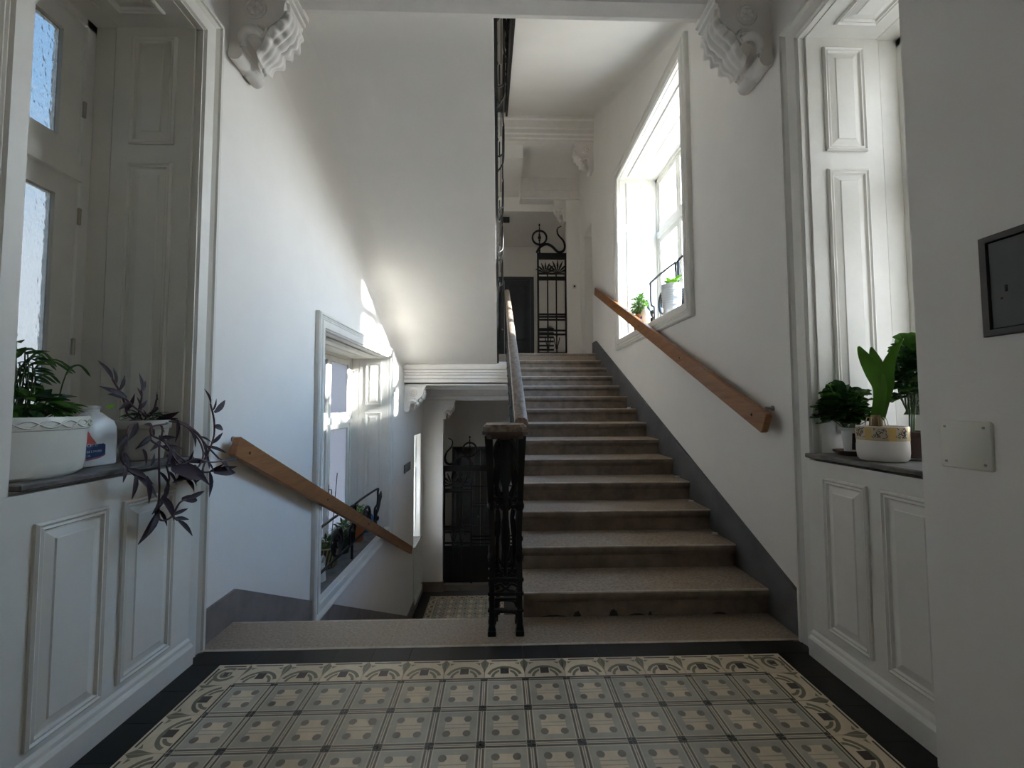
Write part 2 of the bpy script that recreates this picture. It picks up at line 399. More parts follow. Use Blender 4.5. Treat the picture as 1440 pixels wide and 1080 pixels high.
def arcband(b, cx, cy, r0, r1, a0, a1, z, n=7, ky=1):
    for i in range(n):
        t0, t1 = a0+(a1-a0)*i/n, a0+(a1-a0)*(i+1)/n
        flat(b, [(cx+r0*math.cos(t0), cy+ky*r0*math.sin(t0)), (cx+r1*math.cos(t0), cy+ky*r1*math.sin(t0)), (cx+r1*math.cos(t1), cy+ky*r1*math.sin(t1)), (cx+r0*math.cos(t1), cy+ky*r0*math.sin(t1))], z)
E1, E2, E3 = .00018, .00036, .00054
def field_tile():
    b = MB(); h = T/2-G; b.mat(0).box(-h, h, -h, h, -.012, 0)
    for ax in (0, 1):
        for s in (-1, 1):
            for (lo, hi, ext, mi) in ((.470, .488, .42, 1), (.425, .462, .40, 3), (.398, .412, .405, 1)):
                b.mat(mi); a0, a1 = s*lo*T, s*hi*T; e = ext*T
                q = [(a0, -e), (a1, -e), (a1, e), (a0, e)]
                if ax: q = [(y, x) for x, y in q]
                flat(b, q, E1)
    b.mat(2)
    for sx in (-1, 1):
        for sy in (-1, 1):
            c = .415*T; rect(b, *sorted((sx*c, sx*h)), *sorted((sy*c, sy*h)), E2)
    b.mat(1); rect(b, -.155*T, .155*T, -.27*T, .27*T, E1); rect(b, -.255*T, -.155*T, -.115*T, .115*T, E1); rect(b, .155*T, .255*T, -.115*T, .115*T, E1)
    b.mat(0)
    for y in (-.05, .05): rect(b, -.255*T, .255*T, (y-.012)*T, (y+.012)*T, E2)
    b.mat(4)
    for sx in (-1, 1):
        for sy in (-1, 1): disc(b, sx*.205*T, sy*.20*T, .082*T, E3)
    return bare(b, tile_m)
BD = .152
def border_tile():
    """origin at inner edge centre, +Y outward"""
    b = MB(); h = T/2-G; b.mat(1).box(-h, h, G, BD-G, -.012, 0)
    b.mat(2); rect(b, -.34*T, .34*T, BD*.88, BD*.935, E2)
    b.mat(5); arcband(b, 0, BD*.06, .265*T, .335*T, R(4), R(176), E1, 14); arcband(b, 0, BD*.06, .375*T, .455*T, R(18), R(162), E1, 14)
    for s in (-1, 1):
        flat(b, [(s*h, BD*.30), (s*h, BD*.97), (s*h*.80, BD*.80), (s*h*.86, BD*.62), (s*h*.95, BD*.45)], E1)
        flat(b, [(s*h*.74, BD*.70), (s*h*.78, BD*.80), (s*h*.52, BD*.80)], E1)
    b.mat(1); rect(b, -.135*T, .135*T, BD*.04, BD*.50, E2)
    b.mat(6); rect(b, -.105*T, .105*T, BD*.24, BD*.52, E3)
    b.mat(2); rect(b, -h, h, G, BD*.05, E3)
    return bare(b, tile_m)
def corner_tile():
    b = MB(); b.mat(1).box(G, BD-G, G, BD-G, -.012, 0); c = BD/2
    b.mat(2); rect(b, .1*BD, .8*BD, BD*.86, BD*.92, E1); rect(b, BD*.86, BD*.92, .1*BD, .8*BD, E1)
    b.mat(5); arcband(b, c, c, .036, .052, -.6, 4.4, E1, 14); arcband(b, c, c, .016, .026, .6, 5.6, E1, 12)
    rect(b, .02*BD, .3*BD, .72*BD, .8*BD, E1); rect(b, .72*BD, .8*BD, .02*BD, .3*BD, E1)
    b.mat(6); flat(b, [(c-.016, c-.012), (c+.016, c-.012), (c+.016, c+.012), (c-.016, c+.012)], E3)
    return bare(b, tile_m)
def dark_tile(w, d): return bare(MB().box(G, w-G, G, d-G, -.012, .0003), mat('tile_black', (.010, .0095, .009), .5, spec=.3, rnd=.25, noise=.3, nscale=9, bump=.1))
FT, BT, CT = field_tile(), border_tile(), corner_tile()
floor = struct(MB().box(XL, XR, -4, .285, -.3, -.006).build('floor', grout))
def carpet(parent, x0, y0, nc, rows, z, ytop=True):
    """x0,y0 = left / far corner of field; rows toward -Y"""
    for i in range(nc):
        for j in range(rows):
            rot = math.pi*random.choice((0, 1))
            place('tile', FT, parent, Matrix.Translation((x0+(i+.5)*T, y0-(j+.5)*T, z))@Matrix.Rotation(rot, 4, 'Z'))
        place('border_tile', BT, parent, Matrix.Translation((x0+(i+.5)*T, y0, z)))
    for j in range(rows):
        place('border_tile', BT, parent, Matrix.Translation((x0, y0-(j+.5)*T, z))@Matrix.Rotation(R(90), 4, 'Z'))
        place('border_tile', BT, parent, Matrix.Translation((x0+nc*T, y0-(j+.5)*T, z))@Matrix.Rotation(R(-90), 4, 'Z'))
    place('corner_tile', CT, parent, Matrix.Translation((x0+nc*T, y0, z)))
    place('corner_tile', CT, parent, Matrix.Translation((x0, y0, z))@Matrix.Rotation(R(90), 4, 'Z'))
X0 = -6.5*T; NR = 8
carpet(floor, X0, 0, 13, NR, 0)
DSX = 1.545+X0-BD; DF = dark_tile(T, .27-BD-.002); DS = dark_tile(DSX, T)
for i in range(13):
    place('edge_tile', DF, floor, Matrix.Translation((X0+i*T, BD, 0)))
for j in range(NR+1):
    place('edge_tile', DS, floor, Matrix.Translation((X0-BD-DSX, BD-(j+1)*T, 0)))
    place('edge_tile', DS, floor, Matrix.Translation((-X0+BD, BD-(j+1)*T, 0)))
DC = dark_tile(DSX+BD, .27-BD-.002)
place('edge_tile', DC, floor, Matrix.Translation((X0-BD-DSX, BD, 0))); place('edge_tile', DC, floor, Matrix.Translation((-X0, BD, 0)))
# lower landing carpet of tiles
carpet(low_floor, -1.235, 6.46, 6, 4, ZL)
for i in range(6): place('border_tile', BT, low_floor, Matrix.Translation((-1.235+(i+.5)*T, 6.46-4*T, ZL))@Matrix.Rotation(R(180), 4, 'Z'))

# ================================================================ WINDOWS
CAS = [(0, 0), (0, .034), (.010, .046), (.026, .046), (.030, .034), (.040, .042), (.050, .034), (.056, .038), (.066, .030), (.072, .040), (.128, .034), (.136, .022), (.142, .022), (.142, -.03)]
FIELD = [(0, 0), (0, .010), (.008, .016), (.016, .010), (.024, .013), (.030, .003), (.036, .003), (.062, .010), (.066, .014), (.070, .014)]
def board(parent, name, o, U, V, N, w, h, th, panels, m=paint):
    """flat board with fielded panels; each panel is its own mesh"""
    o, U, V, N = map(Vector, (o, U, V, N))
    b = MB(); pts = [o+U*a+V*c+N*d for d in (0, -th) for a, c in ((0, 0), (w, 0), (w, h), (0, h))]
    b.add(pts, [(0, 1, 2, 3), (7, 6, 5, 4), (0, 4, 5, 1), (1, 5, 6, 2), (2, 6, 7, 3), (3, 7, 4, 0)])
    bo = b.build(name, m, parent)
    for (a, c, pw, ph) in panels:
        MB().rings(o+U*a+V*c, U, V, N, pw, ph, FIELD).build('panel', m, bo)
    return bo
def make_window(n, s, xw, hole, label, glass, zt, ncas, depth=.55, casing=None, floor_casing=False, sill_out=.03, sill_m=sillstone, m=paint, sw=.062):
    y0, y1, z0, z1 = hole
    root = struct(empty('window_%d' % n, (s*xw, (y0+y1)/2, z0)))
    tag(root, label)
    X = lambda d: s*(xw+d)
    N = (-s, 0, 0)
    if casing:
        c0, c1, cz0, cz1, nb = casing
        MB().rings((X(0), c0, cz0), (0, 1, 0), (0, 0, 1), N, c1-c0, cz1-cz0, CAS, cap=False, nobottom=nb).build('casing', m, root, smooth=30)
    # reveal boards (shutter boxes) far and near, and head
    hh = z1-z0; zup = z0+hh*.70
    for far in (1, 0):
        yy = y1 if far else y0; ny = -1 if far else 1
        board(root, 'shutter', (X(.012), yy+ny*.012, z0+.01), (s, 0, 0), (0, 0, 1), (0, ny, 0), .40, hh-.02, .012,
              [(.085, hh*.71, .225, hh*.255), (.085, .10, .225, hh*.71-.20)], m)
        MB().box(X(.418), X(depth-.01), yy, yy+ny*.008, z0, z1).build('reveal_lining', m, root)
    board(root, 'head_lining', (X(.012), y0+.01, z1-.012), (0, 1, 0), (s, 0, 0), (0, 0, -1), y1-y0-.02, .40, .012,
          [(.09, .085, y1-y0-.20, .225)], m)
    MB().box(X(.405), X(depth-.01), y0, y1, z1-.016, z1-.001).build('reveal_lining', m, root)
    # frame
    d0, d1 = depth-.035, depth+.035; fw = .055
    b = MB()
    b.box(X(d0), X(d1), y0, y0+fw, z0, z1).box(X(d0), X(d1), y1-fw, y1, z0, z1).box(X(d0), X(d1), y0, y1, z1-fw, z1).box(X(d0), X(d1), y0, y1, z0, z0+fw)
    b.box(X(d0-.012), X(d1), y0+fw, y1-fw, zt-.04, zt+.04)
    fr = b.build('window_frame', m, root)
    W = (y1-y0-2*fw)/ncas
    for i in range(ncas):
        a0, a1 = y0+fw+i*W+.003, y0+fw+(i+1)*W-.003
        for (c0, c1) in ((z0+fw+.003, zt-.043), (zt+.043, z1-fw-.003)):
            b = MB(); e0, e1 = depth-.022, depth+.022
            b.box(X(e0), X(e1), a0, a0+sw, c0, c1).box(X(e0), X(e1), a1-sw, a1, c0, c1).box(X(e0), X(e1), a0+sw, a1-sw, c0, c0+sw).box(X(e0), X(e1), a0+sw, a1-sw, c1-sw, c1)
            cs = b.build('casement', m, root)
            MB().box(X(depth-.003), X(depth+.003), a0+sw-.005, a1-sw+.005, c0+sw-.005, c1-sw+.005).build('pane', glass, cs)
        b = MB(); zc = z0+(zt-z0)*.45; yh = a0+.03
        b.bbox(X(depth-.03), X(depth-.022), yh-.012, yh+.012, zc-.06, zc+.06) if s > 0 else b.bbox(X(depth-.022), X(depth-.03), yh-.012, yh+.012, zc-.06, zc+.06)
        b.tube([(X(depth-.03), yh, zc), (X(depth-.06), yh, zc), (X(depth-.062), yh, zc-.02), (X(depth-.062), yh, zc-.09)], .007, 6)
        b.build('window_handle', brass, root, smooth=40)
    # sill slab
    b = MB(); b.bbox(min(X(-sill_out), X(depth-.04)), max(X(-sill_out), X(depth-.04)), y0+.002, y1-.002, z0-.010, z0+.012, .005)
    b.build('sill', sill_m, root)
    return root
w1 = make_window(1, -1, 1.60, HL, 'tall white window niche with panelled shutters and rippled glass', frost, 2.42, 1, sw=.10, casing=(-.763, .302, 0, 3.385, True), sill_out=.055, m=paint_left)
w2 = make_window(2, 1, 1.62, HR, 'tall white window niche with panelled shutters beside the meter box', frost_r, 2.42, 1, casing=(-.75, .272, 0, 3.385, True), sill_out=.075)
w3 = make_window(3, 1, 1.62, HSR, 'sunlit window above the rising stairs', clear, 3.55, 3, casing=(HSR[0]-.135, HSR[1]+.135, HSR[2]-.12, HSR[3]+.135, False), sill_out=-.0)
w4 = make_window(4, -1, 1.60, HSL, 'window beside the descending stairs', frost_dim, 1.07, 3, casing=(HSL[0]-.135, HSL[1]+.135, HSL[2]-.12, HSL[3]+.135, False), sill_out=-.0)
w5 = make_window(5, -1, 1.60, HLL, 'narrow bright window on the lower landing', frost_b, .15, 1, casing=None, sill_out=.03)
# latch and hinges on the landing windows
for (zz) in (1.55, 2.2, 2.75): MB().rod((-1.60-.51, .102, zz), (0, 0, 1), .008, .07, 8).ball((-1.60-.51, .102, zz+.04), .009).build('hinge', brass, w1, smooth=50)
# panelled aprons under the landing sills
def apron(s, xw, y0, y1, parent, panels, m):
    bo = board(parent, 'apron', (s*xw, y0, .0), (0, 1, 0), (0, 0, 1), (-s, 0, 0), y1-y0, .978, .05, panels, m)
    MB().prism([(xw-.028, 0), (xw-.028, .085), (xw-.022, .095), (xw-.014, .10), (xw-.012, .115), (xw, .125), (xw+.01, .125), (xw+.01, 0)], lambda a, b, t: (s*a, t, b), y0, y1).build('apron_baseboard', m, bo)
apron(-1, 1.555, -.86, .165, w1, [(-.565+.86, .15, .265, .725), (-.235+.86, .15, .275, .725)], paint_left)
apron(1, 1.565, -.62, .135, w2, [(-.22+.62, .175, .245, .73), (-.54+.62, .175, .25, .73)], paint)
apron(-1, 1.588, 5.92, 6.62, w5, [], paint)
for o in w5.children:
    if o.name.startswith('apron'): o.location.z += ZL+.14

# ================================================================ CORBELS
def corbel(label, s, xw, ya, yb, ztop, H, D, group, face=1):
    """bracket on the wall x=xw sticking out D in direction s, between y=ya and yb, hanging H below ztop"""
    root = empty('plaster_corbel', (xw, (ya+yb)/2, ztop-H)); tag(root, label, 'corbel', group)
    P = lambda a, c, y: (xw+s*a*D, y, ztop-H+c*H)
    fn = lambda a, c, t: P(a, c, t)
    prof = [(0, .02), (.10, -.0), (.20, .04), (.25, .12), (.23, .20), (.28, .28), (.40, .30), (.52, .335), (.60, .42), (.70, .50), (.80, .56), (.86, .66), (.88, .80), (.90, .82), (.90, .86), (.95, .88), (.95, .93), (1.0, .95), (1.0, 1.03), (0, 1.03)]
    dy = yb-ya
    MB().prism(prof, fn, ya, yb).build('bracket_body', stucco, root, smooth=28)
    b = MB(); b.tube([P(.12, .07, ya-.012), P(.12, .07, ya+dy*.35), P(.12, .07, ya+dy*.42), P(.12, .07, ya+dy*.5), P(.12, .07, ya+dy*.58), P(.12, .07, ya+dy*.65), P(.12, .07, yb+.012)], [.115*D*1.05]*2+[.09*D, .082*D, .09*D]+[.115*D*1.05]*2, 16)
    b.build('volute', stucco, root, smooth=40)
    # scroll band: a curled rib on both faces and along the front
    band = [(.22, .20), (.20, .30), (.25, .40), (.35, .43), (.45, .40), (.52, .36)]
    for yy, sg in ((ya, -1), (yb, 1)):
        MB().tube(curve([P(a+.02, c-.03, yy+sg*.004) for a, c in band], 5), [.016+.012*math.sin(math.pi*i/25) for i in range(26)], 8).build('scroll_rib', stucco, root, smooth=60)
        ctr = Vector(P(.42, .70, yy)); rr = .15*D
        b = MB(); b.tube([ctr+Vector((rr*math.cos(t), sg*.003, rr*math.sin(t))) for t in [i*2*math.pi/18 for i in range(18)]], .010, 6, closed=True)
        for i in range(6):
            t = i*math.pi/3; b.ball(ctr+Vector((rr*.55*math.cos(t), sg*.002, rr*.55*math.sin(t))), .022, 1, .5, 1, 8, 4)
        b.build('rosette', stucco, root, smooth=60)
    # acanthus leaf: a ribbed, scalloped surface over the front of the curve, its tip curling outward
    ym = (ya+yb)/2; spine = curve([Vector((.40, 0, .275)), Vector((.52, 0, .30)), Vector((.62, 0, .40)), Vector((.74, 0, .50)), Vector((.84, 0, .585)), Vector((.885, 0, .70)), Vector((.895, 0, .82))], 5)
    K = len(spine); NY = 28; b = MB(); v = []
    for i, q in enumerate(spine):
        f_ = i/(K-1); t = (spine[min(i+1, K-1)]-spine[max(i-1, 0)]).normalized(); nrm = Vector((t.z, 0, -t.x))
        half = dy*(.40+.14*math.sin(math.pi*min(1, f_*1.15)))*(1+.10*math.cos(f_*5*2*math.pi))
        curl = .20*max(0, (.30-f_)/.30)**1.5
        for j in range(NY+1):
            e = -1+2*j/NY
            rib = .035*abs(math.cos(e*2.5*math.pi))*math.sin(math.pi*(.08+.9*f_))+.07*math.sin(math.pi*(.1+.85*f_))*(1-.55*e*e)+.02*math.cos(f_*5*2*math.pi)*abs(e)
            h_ = .012+rib+curl*(1-.3*e*e)-.03*(abs(e) > .99)
            p = q+nrm*h_; v.append(P(p.x, p.z, ym+e*half))
    b.add(v, [(i*(NY+1)+j, i*(NY+1)+j+1, (i+1)*(NY+1)+j+1, (i+1)*(NY+1)+j) for i in range(K-1) for j in range(NY)])
    b.build('acanthus_leaf', stucco, root, smooth=60)
    # S-shaped scroll band between leaf and volute
    sp = curve([P(.17, .16, 0), P(.20, .27, 0), P(.27, .36, 0), P(.37, .385, 0), P(.47, .345, 0), P(.55, .30, 0)], 5); b = MB(); v = []
    for i, q in enumerate(sp):
        t = (sp[min(i+1, len(sp)-1)]-sp[max(i-1, 0)]).normalized(); nn = Vector((t.z, 0, -t.x))*.014
        for yy, o in ((ya-.010, nn), (yb+.010, nn), (yb+.010, -nn), (ya-.010, -nn)): v.append(Vector((q.x, yy, q.z))+o)
    n_ = len(sp); b.add(v, [(i*4+j, i*4+(j+1) % 4, (i+1)*4+(j+1) % 4, (i+1)*4+j) for i in range(n_-1) for j in range(4)]+[(3, 2, 1, 0), (4*n_-4, 4*n_-3, 4*n_-2, 4*n_-1)])
    b.build('scroll_band', stucco, root, smooth=40)
    for yy, sg in ((ya, -1), (yb, 1)):
        b = MB(); c0 = Vector(P(.50, .40, yy+sg*.004)); b.tube([c0+Vector((s*(.008+.0022*k)*math.cos(k*.55), 0, (.008+.0022*k)*math.sin(k*.55))) for k in range(16)], .008, 6); b.build('side_curl', stucco, root, smooth=60)
    return root
corbel('large scrolled plaster corbel on the wall above the pine handrail and purple trailing plant', 1, XL, .40, .61, 3.73, .44, .36, 'plaster corbels')
corbel('large scrolled plaster corbel on the wall beside the white niche with the amaryllis', -1, XR, .37, .59, 3.73, .44, .36, 'plaster corbels')
corbel('white plaster corbel under the moulded beam at the top of the rising stairs', -1, XR, 5.10, 5.30, 5.84, .50, .36, 'plaster corbels')
corbel('ornate plaster corbel on the pier above the iron screen with the ring', -1, 1.345, 6.42, 6.58, 5.45, .46, .26, 'plaster corbels')
corbel('white plaster corbel under the beam above the descending stairs', 1, XL, 5.07, 5.28, 1.61, .44, .36, 'plaster corbels')
corbel('small plaster corbel in the opening of the dark lower gate', 1, -1.19, 6.84, 6.98, 1.38, .40, .25, 'plaster corbels')

# ================================================================ RAILINGS
def rail_line(y0, z0, y1, z1): return lambda y: z0+(z1-z0)*(y-y0)/(y1-y0)
def railing(name, label, X, y0, z0, y1, z1, bulge, n, wood=True, hz=1.0, string=True, bot=.10, hx=None):
    """iron railing above the line (y0,z0)-(y1,z1); hairpin loops bulge sideways by bulge"""
    root = empty(name, (X, y0, z0)); tag(root, label, 'railing')
    L = rail_line(y0, z0, y1, z1); hx = X if hx is None else hx
    if wood:
        prof = [(-.038, .0), (-.042, .018), (-.036, .040), (-.018, .052), (.018, .052), (.036, .040), (.042, .018), (.038, 0), (.020, -.014), (-.020, -.014)]
        v = [(hx+a, y, L(y)+hz+c) for y in (y0, y1) for a, c in prof]; k = len(prof)
        b = MB(); b.add(v, [(i, (i+1) % k, k+(i+1) % k, k+i) for i in range(k)]+[tuple(range(k)), tuple(range(2*k-1, k-1, -1))])
        b.build('handrail', capwood, root, smooth=40)
    def bar(nm, off, w, h):
        b = MB(); v = [(X+a, y, L(y)+off+c) for y in (y0, y1) for a, c in ((-w, -h), (w, -h), (w, h), (-w, h))]
        b.add(v, [(0, 1, 2, 3), (7, 6, 5, 4), (0, 4, 5, 1), (1, 5, 6, 2), (2, 6, 7, 3), (3, 7, 4, 0)]); b.build(nm, iron, root)
    bar('top_bar', hz-.022, .012, .010); bar('bottom_bar', bot, .012, .010); bar('middle_bar', .34, .008, .007)
    if string: bar('string_plate', -.20, .015, .15)
    dy = (y1-y0)/n
    sl = (z1-z0)/(y1-y0)
    b = MB(); b.tube([(0, 0, bot-.12 if not string else -.2), (0, 0, hz-.02)], .011, 4); b.ball((0, 0, .34), .022); b.ball((0, 0, bot), .018, 1, 1, 1.4); b.ball((0, 0, hz*.8), .016, 1, 1, 1.8)
    bal = bare(b, iron)
    w = dy*.86
    def sh(y, z): return z+sl*y
    loop = [(0, -w*.42, .40), (bulge*.8, -w*.48, .46), (bulge, -w*.5, .55), (bulge, -w*.5, .80), (bulge*.9, -w*.46, .88), (bulge*.9, w*.46, .88), (bulge, w*.5, .80), (bulge, w*.5, .55), (bulge*.8, w*.48, .46), (0, w*.42, .40)]
    b = MB(); b.tube(curve([(x, y, sh(y, z)) for x, y, z in loop], 3), .009, 6)
    b.tube([(bulge*.6, -w*.4, sh(-w*.4, .62)), (bulge*.6, w*.4, sh(w*.4, .62))], .006, 4)
    sp = [(bulge*.4, (.02+.05*t/12)*math.cos(t*.9), .22+(.02+.05*t/12)*math.sin(t*.9)) for t in range(13)]
    b.tube([(x, y, sh(y, z)) for x, y, z in sp], .008, 5)
    lp = bare(b, iron, 50)
    for i in range(n+1):
        y = y0+i*dy
        place('baluster', bal, root, Matrix.Translation((X, y, L(y))))
        if i < n:
            place('baluster', bal, root, Matrix.Translation((X, y+dy/2, L(y+dy/2)))); place('hairpin_loop', lp, root, Matrix.Translation((X, y+dy/2, L(y+dy/2))))
    return root
railing('stair_railing', 'black iron railing with worn wooden handrail along the rising stairs', .095, .52, .135, 5.04, 2.16, .0, 8, hz=1.0, string=False, bot=.13, hx=.108)
railing('stair_railing', 'black iron railing along the inner side of the descending stairs behind the newel', -.04, .53, -.035, 5.3, -2.48, .0, 8, hz=1.0, string=False, bot=.13)
railing('stair_railing', 'black iron railing with hairpin loops on the flight overhead beside the white soffit', -.048, .70, 4.44, 5.02, 2.30, .078, 7, wood=False, hz=.95)
railing('stair_railing', 'short black iron railing hanging beside the bright soffit overhead at the top', .108, .70, 4.60, 5.0, 6.55, -.042, 8, wood=False, hz=.95)

# ---------------------------------------------------------------- newel
nw = empty('newel_post', (0, .40, 0)); tag(nw, 'ornate black cast iron newel with brown wooden cap on two small feet', 'newel post')
yn = .375; xa, xb = -.066, .088; xm = (xa+xb)/2
def octa(x0, x1, y0, y1, c): return [(x0+c, y0), (x1-c, y0), (x1, y0+c), (x1, y1), (x0, y1), (x0, y0+c)]
b = MB()
for (g, z0, z1, mi) in ((.0, 1.118, 1.146, 0), (.012, 1.146, 1.156, 0), (-.004, 1.10, 1.118, 1), (.018, 1.078, 1.10, 1)):
    b.mat(mi); q = octa(-.112+g, .128-g, .275+g, .56, .028); b.add([(x, y, z) for z in (z0, z1) for x, y in q], [(i, (i+1) % 6, 6+(i+1) % 6, 6+i) for i in range(6)]+[tuple(range(6)), tuple(range(11, 5, -1))])
b.build('cap', [capwood, capdark], nw)
for yy in (yn, yn+.13):
    for x in (xa, xb):
        b = MB(); b.bbox(x-.015, x+.015, yy-.015, yy+.015, .05, .20, .004); b.bbox(x-.023, x+.023, yy-.023, yy+.023, 0, .028, .004); b.bbox(x-.019, x+.019, yy-.019, yy+.019, .028, .056, .004); b.bbox(x-.015, x+.015, yy-.015, yy+.015, .056, .075, .004)
        sx = -1 if x < xm else 1
        b.tube([(x, yy, .2), (x+sx*-.002, yy, .55), (x+sx*.012, yy, .95), (x+sx*.018, yy, 1.09)], [.020, .020, .026, .030], 4, flat=(1, 0, 0))
        b.ball((x, yy, .70), .028, 1, 1, 1.2); b.ball((x, yy, .42), .024, 1, 1, 1.5)
        b.build('corner_post', iron, nw, smooth=35)
for yy in (yn-.003, yn+.133):
    for (z, h) in ((.135, .008), (.225, .010), (.30, .010), (.70, .008), (.745, .006)):
        MB().bbox(xa-.022, xb+.022, yy-.013, yy+.013, z-h, z+h, .003).build('cross_bar', iron, nw)
    b = MB()
    # arch under the lowest bar, small crest on the next
    b.tube(curve([(xa+.01, yy, .08), (xa+.02, yy, .115), (xa+.05, yy, .128), (xb-.05, yy, .128), (xb-.02, yy, .115), (xb-.01, yy, .08)], 3), .009, 5)
    b.tube(curve([(xm-.05, yy, .232), (xm-.02, yy, .24), (xm, yy, .253), (xm+.02, yy, .24), (xm+.05, yy, .232)], 3), .009, 5)
    b.tube(curve([(xa+.01, yy, .26), (xm-.03, yy, .275), (xm, yy, .25), (xm+.03, yy, .275), (xb-.01, yy, .26)], 3), .008, 5)
    b.build('arch_ornament', iron, nw, smooth=50)
    b = MB()
    # central stem, ring, U loop, lyre curves
    b.tube([(xm, yy, .33), (xm, yy, .6), (xm, yy, .98), (xm, yy, 1.07)], [.012, .018, .024, .034], 6)
    b.tube([(xm+.03*math.cos(t), yy, .715+.034*math.sin(t)) for t in [i*math.pi/8 for i in range(16)]], .011, 6, closed=True)
    for sg in (-1, 1):
        b.tube(curve([(xm+sg*.0, yy, .33), (xm+sg*.03, yy, .345), (xm+sg*.045, yy, .39), (xm+sg*.045, yy, .50), (xm+sg*.035, yy, .60), (xm+sg*.05, yy, .68)], 4), .009, 6)
        b.tube(curve([(xm+sg*.02, yy, .72), (xm+sg*.05, yy, .80), (xm+sg*.035, yy, .90), (xm+sg*.055, yy, 1.0), (xm+sg*.03, yy, 1.06)], 4), [.010]*8+[.018]*9, 6)
        b.ball((xm+sg*.05, yy, .86), .026, .8, .6, 2.2); b.ball((xm+sg*.03, yy, .985), .024, 1, .6, 2.4); b.ball((xm+sg*.048, yy, .56), .014, 1, .7, 3)
    b.ball((xm, yy, .90), .038, 1, .6, 2.8); b.ball((xm, yy, .52), .026, 1, .6, 4.5)
    b.build('lyre_ornament', iron, nw, smooth=60)

# ================================================================ PINE HANDRAILS
def pine_rail(label, s, xw, A, B, h):
    """board standing off the wall between A=(y,z) and B"""
    root = empty('wall_handrail', (s*(xw-.07), A[0], A[1])); tag(root, label, 'handrail')
    d = Vector((0, B[0]-A[0], B[1]-A[1])); Ln = d.length; d.normalize(); up = Vector((0, -d.z, d.y)); 
    if up.z < 0: up = -up
    xo = s*(xw-.085); xi = s*(xw-.045)
    o = Vector((0, A[0], A[1]))
    def bd(x0, x1, a0, a1, c0, c1, ch):
        pr = [(c0+ch, 0), (c1-ch, 0), (c1, ch), (c1, a1-a0-ch), (c1-ch, a1-a0), (c0+ch, a1-a0), (c0, a1-a0-ch), (c0, ch)]
        return pr
    b = MB(); ch = .012
    prof = [(-h/2, ch), (-h/2+ch, 0), (h/2-ch, 0), (h/2, ch), (h/2, Ln-ch), (h/2-ch, Ln), (-h/2+ch, Ln), (-h/2, Ln-ch)]
    v = []
    for x, g in ((xo, .004), (xo+(xi-xo)*.12, 0), (xi-(xi-xo)*.12, 0), (xi, .004)):
        for c, a in prof:
            cc = c*(1-2*g/h); aa = g+a*(Ln-2*g)/Ln
            p = o+d*aa+up*cc; v.append((x, p.y, p.z))
    k = 8; f = []
    for r_ in range(3):
        for i in range(k): f.append((r_*k+i, r_*k+(i+1) % k, (r_+1)*k+(i+1) % k, (r_+1)*k+i))
    f += [tuple(range(k)), tuple(range(4*k-1, 3*k-1, -1))]
    b.add(v, f); b.build('rail_board', railwood, root, smooth=30)
    m_ = 5
    for i in range(m_):
        a = .13+(Ln-.26)*i/(m_-1); p = o+d*a
        MB().rod((xo+s*.001, p.y, p.z), (1, 0, 0), .009, .006, 10).build('screw', darkhole, root)
        b = MB(); b.tube([(xi-s*.001, p.y, p.z), (s*(xw+.004), p.y, p.z)], .010, 8); b.rod((s*(xw-.003), p.y, p.z), (1, 0, 0), .022, .008, 12)
        b.build('standoff', steel, root, smooth=40)
    p = o+d*.07+up*(h/2)
    b = MB(); b.tube([(xi-s*.01, p.y, p.z-.004), (xi, p.y, p.z+.012), (xi+s*.02, p.y, p.z+.010), (s*(xw+.002), p.y, p.z+.008)], .008, 6); b.rod((s*(xw-.003), p.y, p.z+.008), (1, 0, 0), .016, .008)
    b.build('hook', steel, root, smooth=40)
    return root
pine_rail('pine handrail board on the wall beside the rising stairs', 1, XR, (.44, 1.145), (4.80, 3.125), .125)
pine_rail('pine handrail board on the wall above the descending stairs', -1, -XL, (.455, 1.035), (5.42, -1.205), .118)

